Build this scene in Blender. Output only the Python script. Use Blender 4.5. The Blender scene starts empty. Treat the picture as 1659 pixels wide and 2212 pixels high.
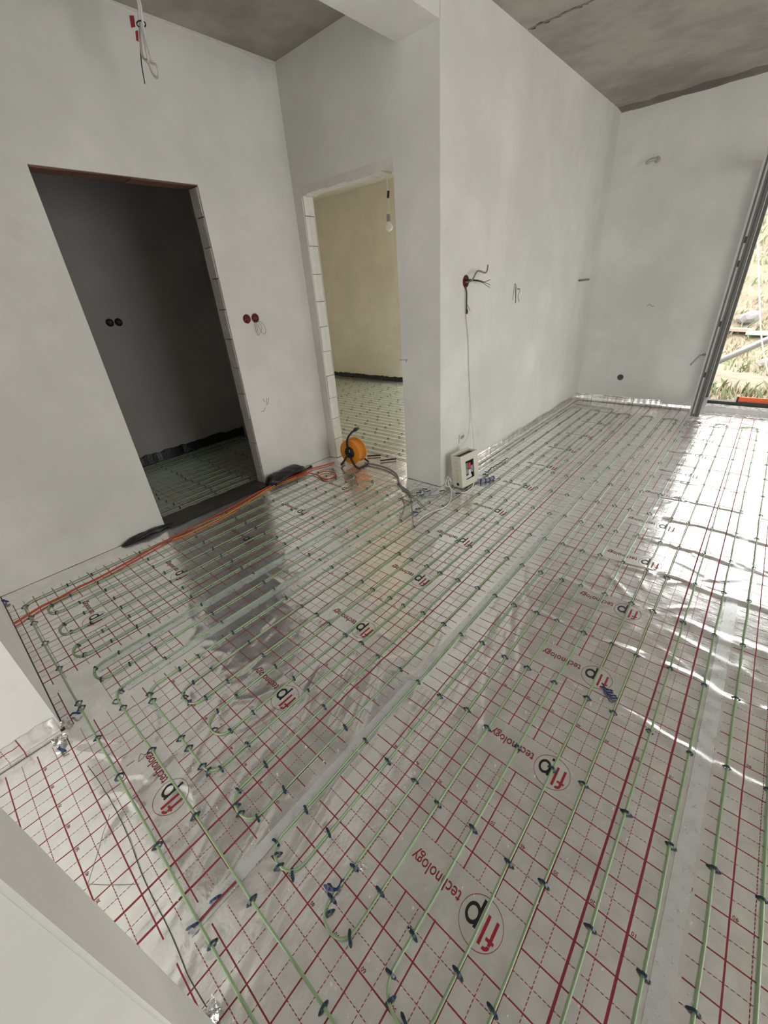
import bpy, bmesh, math, random
import numpy as np
from mathutils import Vector, Matrix

rnd = random.Random(7)
nrs = np.random.RandomState(11)
SC = bpy.context.scene
C = SC.collection

# ---------------------------------------------------------------- camera
F_PX = 875.24
CAMP = np.array([-0.24382, -0.65144, 1.51529])
_w = np.array([1.99238, 0.69433, -0.50274])
_t = float(np.linalg.norm(_w)); _k = _w / _t
_K = np.array([[0, -_k[2], _k[1]], [_k[2], 0, -_k[0]], [-_k[1], _k[0], 0]])
RM = np.eye(3) + math.sin(_t) * _K + (1 - math.cos(_t)) * _K @ _K      # rows: right, down, forward
cam_d = bpy.data.cameras.new('camera')
cam_d.sensor_fit = 'HORIZONTAL'; cam_d.sensor_width = 36.0
cam_d.lens = F_PX / 1659.0 * 36.0
cam_d.clip_start = 0.02; cam_d.clip_end = 200
cam = bpy.data.objects.new('camera', cam_d); C.objects.link(cam)
M3 = np.stack([RM[0], -RM[1], -RM[2]], 1)
cam.matrix_world = Matrix([[*M3[0], CAMP[0]], [*M3[1], CAMP[1]], [*M3[2], CAMP[2]], [0, 0, 0, 1]])
SC.camera = cam

def ray(x, y):
    return RM.T @ np.array([(x - 829.5) / F_PX, (y - 1106.0) / F_PX, 1.0])
def onz(x, y, z=0.0):
    d = ray(x, y); return CAMP + d * ((z - CAMP[2]) / d[2])
def onx(x, y, X):
    d = ray(x, y); return CAMP + d * ((X - CAMP[0]) / d[0])
def ony(x, y, Y):
    d = ray(x, y); return CAMP + d * ((Y - CAMP[1]) / d[1])

# ---------------------------------------------------------------- world, light, exposure
world = bpy.data.worlds.new('world'); SC.world = world
world.use_nodes = True
wn = world.node_tree.nodes; wl = world.node_tree.links
wn.clear()
wo = wn.new('ShaderNodeOutputWorld'); wb = wn.new('ShaderNodeBackground')
wb.inputs[0].default_value = (0.99, 0.99, 0.975, 1); wb.inputs[1].default_value = 6.2     # even overcast sky
wl.new(wb.outputs[0], wo.inputs[0])
SC.view_settings.view_transform = 'Standard'
SC.view_settings.look = 'None'
SC.view_settings.gamma = 1.0
SC.view_settings.use_curve_mapping = False
SC.view_settings.exposure = 0.0

def portal(name, loc, rot, sx, sy):
    l = bpy.data.lights.new(name, 'AREA'); l.shape = 'RECTANGLE'; l.size = sx; l.size_y = sy
    l.cycles.is_portal = True
    o = bpy.data.objects.new(name, l); C.objects.link(o); o.location = loc; o.rotation_euler = rot
    return o

# plan of the house (metres)
XL, XP, XR = -3.43, -2.02, 3.4          # left wall, long wall, right wall
YD, YF, YB = 2.0, 5.38, -3.0            # doorway wall, far wall, wall behind the camera
YN = -0.80                              # wall end line beside the camera
ZC = 2.985
WT = 0.13
D1 = (0.235, 1.18, 2.22)                # doorway in the left wall: y0, y1, top
D2 = (-3.33, -2.385, 2.22)              # doorway in the back wall: x0, x1, top
W1 = (-0.66, 1.9, 0.09, 2.36)           # terrace door in far wall: x0, x1, z0, z1
W2 = (0.0, 2.5, 0.09, 2.40)            # window in right wall: y0, y1, z0, z1
W4 = (-1.95, -0.9, 0.10, 2.40)          # unseen passage-end door added to light the doorway wall: x0, x1, z0, z1
W5 = (-0.45, 0.3, 0.90, 2.30)           # unseen window added behind the camera to light the same wall
W3 = (-5.1, -2.3, 0.1, 2.6)             # window of the back room
X1B = -5.06                             # back wall of the dark room
Y2B, X2L = 5.40, -7.6                   # back wall / left wall of the back room
portal('portal_far', ((W1[0] + W1[1]) / 2, YF + 0.34, (W1[2] + W1[3]) / 2), (math.radians(-90), 0, 0), W1[1] - W1[0], W1[3] - W1[2])
portal('portal_right', (XR + 0.32, (W2[0] + W2[1]) / 2, (W2[2] + W2[3]) / 2), (0, math.radians(90), 0), W2[3] - W2[2], W2[1] - W2[0])
portal('portal_rear', ((W4[0] + W4[1]) / 2, YB - .17, (W4[2] + W4[3]) / 2), (math.radians(90), 0, 0), W4[1] - W4[0], W4[3] - W4[2])
portal('portal_rear2', ((W5[0] + W5[1]) / 2, YB - .17, (W5[2] + W5[3]) / 2), (math.radians(90), 0, 0), W5[1] - W5[0], W5[3] - W5[2])
portal('portal_back', ((W3[0] + W3[1]) / 2, Y2B + 0.32, (W3[2] + W3[3]) / 2), (math.radians(-90), 0, 0), W3[1] - W3[0], W3[3] - W3[2])

# ---------------------------------------------------------------- materials
class NT:
    """tiny helper around a node tree"""
    def __init__(s, name):
        s.m = bpy.data.materials.new(name); s.m.use_nodes = True
        s.t = s.m.node_tree; s.n = s.t.nodes; s.l = s.t.links
        s.b = s.n['Principled BSDF']
    def val(s, v, sock):
        if isinstance(v, bpy.types.NodeSocket): s.l.new(v, sock)
        else: sock.default_value = v
    def math(s, op, a, b=0.0, c=0.0, clamp=False):
        q = s.n.new('ShaderNodeMath'); q.operation = op; q.use_clamp = clamp
        s.val(a, q.inputs[0]); s.val(b, q.inputs[1])
        if op in ('MULTIPLY_ADD', 'SMOOTH_MIN', 'COMPARE', 'WRAP'): s.val(c, q.inputs[2])
        return q.outputs[0]
    def noise(s, vec, scale, detail=3.0, rough=0.55):
        q = s.n.new('ShaderNodeTexNoise'); q.inputs['Scale'].default_value = scale
        q.inputs['Detail'].default_value = detail; q.inputs['Roughness'].default_value = rough
        if vec is not None: s.l.new(vec, q.inputs['Vector'])
        return q.outputs['Fac']
    def smooth(s, v, a, b, lo=0.0, hi=1.0):
        q = s.n.new('ShaderNodeMapRange'); q.interpolation_type = 'SMOOTHSTEP'
        s.val(v, q.inputs[0]); q.inputs[1].default_value = a; q.inputs[2].default_value = b
        q.inputs[3].default_value = lo; q.inputs[4].default_value = hi
        return q.outputs[0]
    def mix(s, f, a, b):
        q = s.n.new('ShaderNodeMix'); q.data_type = 'RGBA'
        s.val(f, q.inputs[0]); 
        s.val(a if isinstance(a, bpy.types.NodeSocket) else (*a[:3], 1), q.inputs[6])
        s.val(b if isinstance(b, bpy.types.NodeSocket) else (*b[:3], 1), q.inputs[7])
        return q.outputs[2]
    def bump(s, h, strength, dist):
        q = s.n.new('ShaderNodeBump'); q.inputs['Strength'].default_value = strength; q.inputs['Distance'].default_value = dist
        s.l.new(h, q.inputs['Height']); s.l.new(q.outputs[0], s.b.inputs['Normal'])
    def pos(s):
        return s.n.new('ShaderNodeNewGeometry').outputs['Position']
    def obj(s):
        return s.n.new('ShaderNodeTexCoord').outputs['Object']

def simple(name, col, rough=0.5, metal=0.0, var=0.12, scale=30.0, bump=0.0, bdist=0.002, **kw):
    t = NT(name)
    v = t.obj()
    f = t.noise(v, scale)
    a = tuple(c * (1 - var) for c in col); b = tuple(min(1, c * (1 + var)) for c in col)
    t.l.new(t.mix(f, a, b), t.b.inputs['Base Color'])
    t.b.inputs['Roughness'].default_value = rough; t.b.inputs['Metallic'].default_value = metal
    if bump: t.bump(t.noise(v, scale * 3, 4), bump, bdist)
    for k, x in kw.items(): t.b.inputs[k].default_value = x
    return t.m

def plaster(name, col, blotch=0.10, warm=(0.9, 0.86, 0.78)):
    t = NT(name); p = t.pos()
    big = t.smooth(t.noise(p, 1.3, 4, 0.6), 0.35, 0.7)
    fine = t.noise(p, 55, 3)
    smudge = t.smooth(t.noise(p, 4.5, 5, 0.65), 0.58, 0.74)
    c = t.mix(big, tuple(x * (1 - blotch) for x in col), tuple(min(1, x * (1 + blotch * .4)) for x in col))
    mp = t.n.new('ShaderNodeMapping'); mp.inputs['Scale'].default_value = (5.0, 5.0, .45); t.l.new(p, mp.inputs['Vector'])
    streak = t.smooth(t.noise(mp.outputs[0], 1.0, 4, .6), 0.55, 0.8)
    c = t.mix(t.math('MULTIPLY', streak, 0.16), c, tuple(x * .72 for x in col))
    c = t.mix(t.math('MULTIPLY', smudge, 0.22), c, tuple(x * y * .82 for x, y in zip(col, warm)))
    t.l.new(c, t.b.inputs['Base Color'])
    t.b.inputs['Roughness'].default_value = 0.88
    t.bump(t.math('ADD', t.math('MULTIPLY', t.noise(p, 7, 3), 4.0), fine), 0.22, 0.0016)
    return t.m

M = {}
M['plaster'] = plaster('wall_plaster', (0.80, 0.79, 0.75))
M['plaster_dim'] = plaster('dim_grey_plaster', (0.36, 0.355, 0.33))  # lowered tone: the unlit room's dimness is put into the colour
M['plaster_warm'] = plaster('wall_plaster_warm', (0.86, 0.815, 0.69))
def concrete(name, col):
    t = NT(name); p = t.pos()
    a = t.smooth(t.noise(p, 1.6, 6, 0.62), 0.32, 0.68); b = t.smooth(t.noise(p, 9, 5, 0.6), 0.45, 0.75)
    c = t.mix(a, tuple(x * .72 for x in col), tuple(x * 1.12 for x in col))
    c = t.mix(t.math('MULTIPLY', b, 0.3), c, tuple(x * .7 for x in col))
    t.l.new(c, t.b.inputs['Base Color']); t.b.inputs['Roughness'].default_value = 0.92
    t.bump(t.noise(p, 24, 5), 0.35, 0.004)
    return t.m
M['ceiling'] = concrete('ceiling_concrete', (0.41, 0.38, 0.34))
M['slab'] = concrete('floor_concrete', (0.35, 0.34, 0.32))
M['dark_rough'] = concrete('dark_rough', (0.22, 0.20, 0.17))
M['joint_dark'] = simple('dark_open_joint', (0.05, 0.045, 0.04), 0.95)
M['wall_hole'] = simple('grey_plug', (0.10, 0.10, 0.095), 0.8)
M['mortar'] = simple('grey_mortar', (0.30, 0.29, 0.27), 0.95, bump=.4)
M['block_white'] = simple('white_aerated_block', (0.88, 0.87, 0.82), 0.95, var=.1, scale=18, bump=.5, bdist=.003)
M['block_grey'] = simple('grey_hollow_block', (0.56, 0.52, 0.51), 0.9, var=.15, scale=14, bump=.4, bdist=.003)
M['lintel_brown'] = simple('brown_lintel', (0.17, 0.085, 0.055), 0.9, var=.35, scale=12, bump=.6, bdist=.004)
M['lintel_white'] = simple('rough_white_lintel', (0.70, 0.68, 0.62), 0.95, var=.15, scale=9, bump=.9, bdist=.012)
M['pipe'] = simple('green_pipe', (0.29, 0.41, 0.23), 0.24, var=.18, scale=9)
M['clip'] = simple('dark_blue_clip', (0.012, 0.040, 0.065), 0.35, var=.3, scale=60)
M['clip_blue'] = simple('navy_blue_plastic', (0.012, 0.030, 0.11), 0.4, var=.3, scale=60)
M['red_print'] = simple('red_print', (0.33, 0.012, 0.025), 0.45, var=.1)
M['dark_red_print'] = simple('dark_red_print', (0.23, 0.012, 0.02), 0.5, var=.1)
M['black_print'] = simple('black_print', (0.012, 0.012, 0.013), 0.4, var=.1)
M['pencil'] = simple('pencil_line', (0.26, 0.25, 0.235), 0.8)
M['black_rubber'] = simple('black_rubber', (0.012, 0.012, 0.012), 0.55, var=.3, bump=.3)
M['black_film'] = simple('black_film', (0.010, 0.011, 0.013), 0.28, var=.3, scale=20, bump=.6, bdist=.006)
M['orange'] = simple('orange_plastic', (0.78, 0.27, 0.012), 0.38, var=.06)
M['orange_tool'] = simple('orange_enamel', (0.85, 0.13, 0.02), 0.4, var=.06)
M['red_cable'] = simple('red_cable', (0.52, 0.060, 0.025), 0.45, var=.15)
M['red_box'] = simple('red_plastic_box', (0.13, 0.008, 0.008), 0.5, var=.2)
M['red_tag'] = simple('red_tag', (0.45, 0.012, 0.02), 0.5)
M['white_cable'] = simple('white_cable', (0.74, 0.73, 0.69), 0.5, var=.08)
M['grey_cable'] = simple('grey_cable', (0.22, 0.21, 0.19), 0.5, var=.15)
M['dark_cable'] = simple('dark_cable', (0.030, 0.028, 0.028), 0.5, var=.2)
M['cream'] = simple('cream_plastic', (0.70, 0.67, 0.56), 0.45, var=.05)
M['cream_dark'] = simple('cream_plastic_groove', (0.50, 0.47, 0.38), 0.6, var=.05)
M['alu_dark'] = simple('grey_aluminium', (0.17, 0.168, 0.16), 0.5, metal=.1, var=.15, scale=8)
M['alu_light'] = simple('pale_aluminium', (0.50, 0.495, 0.47), 0.5, metal=.1, var=.1, scale=8)
M['black_frame'] = simple('black_frame', (0.010, 0.010, 0.012), 0.4, var=.2)
M['steel'] = simple('galvanised_steel', (0.34, 0.37, 0.38), 0.42, metal=.6, var=.2, scale=12)
M['wood'] = simple('weathered_plank', (0.34, 0.27, 0.22), 0.85, var=.3, scale=9, bump=.5)
M['green_sheet'] = simple('pale_green_board', (0.36, 0.50, 0.42), 0.7, var=.15)
M['bulb'] = simple('white_bulb_glass', (0.85, 0.84, 0.80), 0.25)
M['stone'] = simple('grey_stone', (0.20, 0.19, 0.19), 0.9, var=.3, scale=6, bump=.6)
M['label_blue'] = simple('blue_print', (0.05, 0.09, 0.20), 0.5)
M['green_part'] = simple('green_breaker', (0.05, 0.28, 0.20), 0.45)
M['red_part'] = simple('red_breaker', (0.55, 0.03, 0.05), 0.45)
M['conduit_grey'] = simple('conduit_grey', (0.28, 0.31, 0.36), 0.4)

# reflective foil with printed centimetre grid; UV = metres along the roll's own ruler
def foil(name, grid=True, tint=(0.95, 0.94, 0.925)):
    t = NT(name); p = t.pos()
    mott = t.smooth(t.noise(p, 11, 6, 0.7), 0.35, 0.72)
    specks = t.smooth(t.noise(p, 130, 2, 0.6), 0.68, 0.76)
    base = t.mix(mott, tuple(c * .90 for c in tint), tuple(min(1, c * 1.06) for c in tint))
    base = t.mix(t.math('MULTIPLY', specks, 0.35), base, (0.85, 0.84, 0.82))
    metal = 0.82; rough = t.math('MULTIPLY_ADD', mott, 0.08, 0.17)
    if grid:
        uvn = t.n.new('ShaderNodeUVMap'); uvn.uv_map = 'ruler'
        sep = t.n.new('ShaderNodeSeparateXYZ'); t.l.new(uvn.outputs[0], sep.inputs[0])
        u, v = sep.outputs[0], sep.outputs[1]
        def near(c, period, half):        # 1 on lines every period
            d = t.math('PINGPONG', c, period / 2.0)
            return t.smooth(d, half - 0.0003, half + 0.0005, 1.0, 0.0)
        def off(c): return t.math('ADD', c, 0.05 + 10.0)
        cu = t.math('ADD', u, 10.0); cv = t.math('ADD', v, 10.0)
        dash = t.math('MULTIPLY_ADD', t.math('GREATER_THAN', t.math('SINE', t.math('MULTIPLY', t.math('ADD', u, v), 560.0)), -0.35), 0.55, 0.45)
        wide = t.math('LESS_THAN', u, 0.25)
        bold_u = t.math('MAXIMUM', near(cu, 0.1, 0.0021), t.math('MULTIPLY', near(cu, 0.1, 0.0034), wide))
        thin_u = t.math('MULTIPLY', near(off(u), 0.1, 0.0011), dash)
        bold_v = near(cv, 0.1, 0.0019)
        thin_v = t.math('MULTIPLY', near(off(v), 0.1, 0.0011), dash)
        iu = t.math('MULTIPLY', t.math('GREATER_THAN', u, 0.092), t.math('LESS_THAN', u, 0.908))
        iv = t.math('MULTIPLY', t.math('GREATER_THAN', u, 0.052), t.math('LESS_THAN', u, 0.976))
        # blank field round the printed mark: u .30-.70, v mod .5 in .20-.35
        vm = t.math('WRAP', v, 0.5, 0.0)
        hole = t.math('MULTIPLY', t.math('MULTIPLY', t.math('GREATER_THAN', u, 0.303), t.math('LESS_THAN', u, 0.697)),
                      t.math('MULTIPLY', t.math('GREATER_THAN', vm, 0.203), t.math('LESS_THAN', vm, 0.348)))
        keep = t.math('SUBTRACT', 1.0, hole)
        lines = t.math('MAXIMUM', t.math('MULTIPLY', t.math('MAXIMUM', bold_u, thin_u), iu),
                       t.math('MULTIPLY', t.math('MAXIMUM', bold_v, thin_v), iv))
        lines = t.math('MULTIPLY', t.math('MULTIPLY', lines, keep), 0.97)
        base = t.mix(lines, base, (0.25, 0.010, 0.028))
        metal = t.math('MULTIPLY', t.math('SUBTRACT', 1.0, lines), metal)
        rough = t.math('MULTIPLY_ADD', lines, 0.35, rough)
    t.l.new(base, t.b.inputs['Base Color'])
    t.val(metal, t.b.inputs['Metallic']); t.val(rough, t.b.inputs['Roughness'])
    t.b.inputs['Specular IOR Level'].default_value = 0.25
    h = t.math('ADD', t.math('MULTIPLY', t.noise(p, 9, 3, 0.5), 3.0), t.noise(p, 45, 2))
    t.bump(h, 0.42, 0.0013)
    return t.m
M['foil'] = foil('printed_foil')
M['foil_dim'] = foil('printed_foil_plain', True)
M['foil_plain'] = foil('plain_foil', False, (0.86, 0.85, 0.84))
def crumple():
    t = NT('crumpled_foil'); p = t.pos()
    t.b.inputs['Base Color'].default_value = (0.78, 0.77, 0.76, 1); t.b.inputs['Metallic'].default_value = 1
    t.b.inputs['Roughness'].default_value = 0.16
    t.bump(t.noise(p, 40, 3, .6), 0.8, 0.01)
    return t.m
M['crumple'] = crumple()
def tape():
    t = NT('seam_tape'); p = t.pos()
    f = t.smooth(t.noise(p, 22, 4, 0.6), 0.2, 0.8)
    t.l.new(t.mix(f, (0.70, 0.71, 0.71), (0.80, 0.81, 0.81)), t.b.inputs['Base Color'])
    t.b.inputs['Metallic'].default_value = 0.55
    t.l.new(t.math('MULTIPLY_ADD', f, 0.12, 0.24), t.b.inputs['Roughness'])
    t.bump(t.noise(p, 60, 4, .6), 0.2, 0.001)
    return t.m
M['tape'] = tape()
def glass():
    t = NT('clear_pane')
    t.b.inputs['Base Color'].default_value = (0.92, 0.96, 0.95, 1)
    t.b.inputs['Roughness'].default_value = 0.02
    t.b.inputs['Transmission Weight'].default_value = 1.0; t.b.inputs['IOR'].default_value = 1.02
    nz = t.noise(t.obj(), 3.0); t.l.new(t.math('MULTIPLY_ADD', nz, 0.02, 0.01), t.b.inputs['Roughness'])
    return t.m
M['glass'] = glass()
def soil():
    t = NT('dry_ground'); p = t.pos()
    a = t.smooth(t.noise(p, 1.4, 5, .65), 0.38, 0.64); b = t.smooth(t.noise(p, 7, 5, .7), 0.4, 0.66)
    c = t.mix(a, (0.21, 0.165, 0.125), (0.19, 0.18, 0.12))
    c = t.mix(t.math('MULTIPLY', b, .7), c, (0.30, 0.255, 0.185))
    t.l.new(c, t.b.inputs['Base Color']); t.b.inputs['Roughness'].default_value = .95
    t.bump(t.noise(p, 18, 5), .7, .03)
    return t.m
M['soil'] = soil()
M['straw'] = simple('dry_grass', (0.31, 0.275, 0.185), 0.8, var=.45, scale=1.5)
M['greengrass'] = simple('green_grass', (0.20, 0.24, 0.12), 0.8, var=.45, scale=1.5)

# ---------------------------------------------------------------- mesh helpers
class MB:
    def __init__(s): s.v = []; s.f = []; s.mi = []; s.cur = 0
    def add(s, vs, fs):
        o = len(s.v); s.v.extend([tuple(map(float, q)) for q in vs])
        for q in fs: s.f.append([o + i for i in q]); s.mi.append(s.cur)
        return s
    def box(s, x0, x1, y0, y1, z0, z1, bev=0.0):
        if bev <= 0:
            vs = [(x, y, z) for z in (z0, z1) for y in (y0, y1) for x in (x0, x1)]
            return s.add(vs, [(0, 2, 3, 1), (4, 5, 7, 6), (0, 1, 5, 4), (2, 6, 7, 3), (0, 4, 6, 2), (1, 3, 7, 5)])
        bm = bmesh.new()
        bmesh.ops.create_cube(bm, size=1.0)
        for q in bm.verts: q.co = Vector(((x0 + x1) / 2 + q.co.x * (x1 - x0), (y0 + y1) / 2 + q.co.y * (y1 - y0), (z0 + z1) / 2 + q.co.z * (z1 - z0)))
        bmesh.ops.bevel(bm, geom=bm.edges[:], offset=bev, segments=2, affect='EDGES', profile=0.6)
        bm.verts.index_update()
        s.add([q.co[:] for q in bm.verts], [[w.index for w in q.verts] for q in bm.faces]); bm.free()
        return s
    def tube(s, path, r, n=8, cap=True, closed=False, rad=None):
        P = [Vector(map(float, q)) for q in path]
        m = len(P); rings = []
        nrm = None; o = len(s.v)
        for i in range(m):
            a = P[i - 1] if (i > 0 or closed) else P[i]; b = P[(i + 1) % m] if (i < m - 1 or closed) else P[i]
            d = (b - a); d = d.normalized() if d.length > 1e-9 else Vector((0, 0, 1))
            if nrm is None:
                up = Vector((0, 0, 1)) if abs(d.z) < 0.9 else Vector((1, 0, 0))
                nrm = (up - d * up.dot(d)).normalized()
            else:
                nrm = nrm - d * nrm.dot(d)
                nrm = nrm.normalized() if nrm.length > 1e-6 else d.orthogonal().normalized()
            bi = d.cross(nrm); rr = rad[i] if rad else r
            for k in range(n):
                a2 = 2 * math.pi * k / n
                s.v.append(tuple(P[i] + nrm * (math.cos(a2) * rr) + bi * (math.sin(a2) * rr)))
        for i in range(m if closed else m - 1):
            j = (i + 1) % m
            for k in range(n):
                s.f.append([o + i * n + k, o + i * n + (k + 1) % n, o + j * n + (k + 1) % n, o + j * n + k]); s.mi.append(s.cur)
        if cap and not closed:
            s.f.append([o + k for k in range(n)][::-1]); s.mi.append(s.cur)
            s.f.append([o + (m - 1) * n + k for k in range(n)]); s.mi.append(s.cur)
        return s
    def lathe(s, prof, n=24, axis='z', c=(0, 0, 0), mat=None):
        """prof: list of (r, h) ; revolve"""
        o = len(s.v); m = len(prof)
        for r_, h in prof:
            for k in range(n):
                a = 2 * math.pi * k / n; x, y = r_ * math.cos(a), r_ * math.sin(a)
                q = {'z': (x, y, h), 'y': (x, h, y), 'x': (h, x, y)}[axis]
                q = Vector(q) + Vector(c)
                s.v.append(tuple(q))
        for i in range(m - 1):
            for k in range(n):
                s.f.append([o + i * n + k, o + i * n + (k + 1) % n, o + (i + 1) * n + (k + 1) % n, o + (i + 1) * n + k]); s.mi.append(s.cur)
        return s
    def build(s, name, mats, parent=None, smooth=False, loc=None, rot=None):
        me = bpy.data.meshes.new(name)
        me.from_pydata(s.v, [], s.f)
        mats = mats if isinstance(mats, (list, tuple)) else [mats]
        for m_ in mats: me.materials.append(M[m_] if isinstance(m_, str) else m_)
        if len(mats) > 1: me.polygons.foreach_set('material_index', s.mi)
        bm = bmesh.new(); bm.from_mesh(me); bmesh.ops.recalc_face_normals(bm, faces=bm.faces[:]); bm.to_mesh(me); bm.free()
        if smooth: me.polygons.foreach_set('use_smooth', [True] * len(me.polygons))
        me.update()
        o = bpy.data.objects.new(name, me); C.objects.link(o)
        if loc is not None: o.location = loc
        if rot is not None: o.rotation_euler = rot
        if parent is not None: o.parent = parent
        return o

def tag(o, label, cat, group=None, kind=None):
    o['label'] = label; o['category'] = cat
    if group: o['group'] = group
    if kind: o['kind'] = kind
    return o
def struct(o, label=None, cat=None):
    o['kind'] = 'structure'
    if label: o['label'] = label
    if cat: o['category'] = cat
    return o
def empty(name, loc=(0, 0, 0), rot=(0, 0, 0)):
    o = bpy.data.objects.new(name, None); C.objects.link(o); o.location = loc; o.rotation_euler = rot
    o.empty_display_size = 0.05
    return o
def copy_tree(o, parent=None):
    c = o.copy(); C.objects.link(c); c.parent = parent
    for ch in o.children: copy_tree(ch, c)
    return c

def fillet(pts, r, n=5):
    P = [Vector((*map(float, q),)) if len(q) == 3 else Vector((float(q[0]), float(q[1]), 0)) for q in pts]
    out = [P[0]]
    for i in range(1, len(P) - 1):
        a, b, c = P[i - 1], P[i], P[i + 1]
        d1 = (a - b); d2 = (c - b); l1, l2 = d1.length, d2.length
        if l1 < 1e-6 or l2 < 1e-6: continue
        d1 /= l1; d2 /= l2
        rr = min(r, l1 * .49, l2 * .49)
        p1 = b + d1 * rr; p2 = b + d2 * rr
        for k in range(n + 1):
            t = k / n
            out.append((1 - t) ** 2 * p1 + 2 * t * (1 - t) * (b * .88 + (p1 + p2) * .06) + t * t * p2)
    out.append(P[-1])
    return out
def spline(pts, n=8):
    P = [Vector(map(float, q)) for q in pts]; out = []
    for i in range(len(P) - 1):
        p0 = P[max(i - 1, 0)]; p1 = P[i]; p2 = P[i + 1]; p3 = P[min(i + 2, len(P) - 1)]
        for k in range(n):
            t = k / n
            out.append(0.5 * ((2 * p1) + (p2 - p0) * t + (2 * p0 - 5 * p1 + 4 * p2 - p3) * t * t + (3 * p1 - p0 - 3 * p2 + p3) * t ** 3))
    out.append(P[-1]); return out

# ---------------------------------------------------------------- structure
EXT = 0.30
fb = MB().box(X2L - .3, XR + .3, YB - .3, YF + .3, -0.20, -0.012).build('floor', 'slab')
struct(fb, 'grey concrete slab under the foil sheets', 'floor')

def wall(name, boxes, m='plaster', label=None):
    b = MB()
    for q in boxes: b.box(*q)
    o = b.build(name, m); struct(o, label, 'wall'); return o

JB = 0.055   # depth of block lining standing bare in door 1
w_left = wall('wall_left', [
    (XL - WT, XL, YN - .12, D1[0], 0, ZC + .029), (XL - WT, XL, D1[1] + 0.10, YD + .12, 0, ZC + .029),
    (XL - WT, XL, D1[0], D1[1] + .10, D1[2] + .07, ZC + .029),
    (XL - .014, XL, D1[1] + .004, D1[1] + .10, 0, D1[2] + .006), (XL - .012, XL, D1[0], D1[1] + .10, D1[2] + .006, D1[2] + .07),
    (XL - WT, XL - WT + .012, D1[1] + .006, D1[1] + .10, 0, D1[2] + .07)],
    label='pale grey plastered wall with the dark doorway and red socket boxes')
# bare hollow blocks in the jamb of door 1: courses measured on the photograph
zs = [0.0, 0.165, 0.389, 0.613, 0.824, 1.037, 1.257, 1.467, 1.676, 1.871, 2.05, D1[2]]
for i in range(len(zs) - 1):
    b = MB(); jx = rnd.uniform(-.004, .004)
    y1 = D1[1] + .10; y0 = D1[1] + jx
    z0, z1 = zs[i] + .004, zs[i + 1] - .004
    xa, xb = XL - WT + .014, XL - .016
    # ribbed face: three vertical ribs with grooves between
    seg = [xa, xa + .028, xa + .036, xa + .062, xa + .070, xb]
    for k in range(0, 5):
        groove = k % 2 == 1
        b.box(seg[k], seg[k + 1], y0 + (.007 if groove else 0), y1, z0, z1)
    b.build('brick', 'block_grey', w_left)
MB().box(XL - WT + .013, XL - .015, D1[1] + .012, D1[1] + .10, 0, D1[2]).build('mortar_bed', 'mortar', w_left)
b = MB()
for k in range(6):
    ya = D1[0] + (D1[1] + .10 - D1[0]) * k / 6; yb = D1[0] + (D1[1] + .10 - D1[0]) * (k + 1) / 6
    b.box(XL - WT, XL - .012, ya, yb, D1[2] + rnd.uniform(-.004, .004), D1[2] + .07)
b.build('lintel', 'lintel_brown', w_left)

w_back = wall('wall_back', [
    (XL, D2[0] - .05, YD, YD + .12, 0, ZC + .029), (D2[1], XP, YD, YD + .12, 0, ZC + .029),
    (D2[0] - .05, D2[1], YD, YD + .12, D2[2] + .05, ZC + .029),
    (D2[0] - .05, D2[0] - .004, YD, YD + .010, 0, D2[2] + .05), (D2[0] - .05, D2[0] - .003, YD + .112, YD + .12, 0, D2[2] + .05)],
    label='narrow plastered wall with the lit doorway beside the pillar corner')
zs2 = [0.0, 0.20, 0.411, 0.617, 0.827, 1.048, 1.26, 1.465, 1.675, 1.88, 2.085, D2[2] + .03]
for i in range(len(zs2) - 1):
    b = MB(); j = rnd.uniform(-.004, .005)
    z0, z1 = zs2[i] + .003, zs2[i + 1] - .003
    b.box(D2[0] - .05, D2[0] + j, YD + .012, YD + .058, z0, z1).box(D2[0] - .05, D2[0] + j - .002, YD + .061, YD + .110, z0, z1)
    b.build('block', 'block_white', w_back)
MB().box(D2[0] - .049, D2[0] - .008, YD + .011, YD + .111, 0, D2[2] + .03).build('mortar_bed', 'mortar', w_back)
b = MB()
for k in range(9):
    xa = D2[0] - .05 + (D2[1] - D2[0] + .05) * k / 9; xb = D2[0] - .05 + (D2[1] - D2[0] + .05) * (k + 1) / 9
    b.box(xa, xb, YD + .002, YD + .118, D2[2] + rnd.uniform(-.012, .008), D2[2] + .05)
b.build('lintel', 'lintel_white', w_back)

w_long = wall('wall_long', [(XP - .15, XP, YD + .12, YF, 0, ZC + .029)], label='bright plastered side wall behind the cream distribution box')
w_far = wall('wall_far', [
    (XP - .15, W1[0], YF, YF + EXT, 0, ZC + .029), (W1[1], XR + .3, YF, YF + EXT, 0, ZC + .029),
    (W1[0], W1[1], YF, YF + EXT, W1[3], ZC + .029), (W1[0], W1[1], YF, YF + EXT, -.1, W1[2] - .03)],
    label='grey plastered end wall with the small round hole beside the terrace door')
w_right = wall('wall_right', [
    (XR, XR + EXT, YB, W2[0], 0, ZC + .029), (XR, XR + EXT, W2[1], YF, 0, ZC + .029),
    (XR, XR + EXT, W2[0], W2[1], W2[3], ZC + .029), (XR, XR + EXT, W2[0], W2[1], -.1, W2[2] - .03)],
    label='plastered wall with a wide terrace opening opposite the dark doorway')
w_near = wall('wall_near', [(XL - WT, -2.035, YN - .12, YN, 0.0, ZC + .029), (-2.155, -2.035, YB, YN - .12, 0.0, ZC + .029)],
              label='white plastered wall corner standing where the passage opens')
w_pass = wall('wall_passage', [(-.812, -.665, YB, -.787, 0, ZC + .029)], label='white plastered wall end with a corner bead beside the passage')
MB().tube([(-.665, -.787, 0), (-.665, -.787, ZC)], .0035, 6).build('corner_bead', 'plaster', w_pass)
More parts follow.
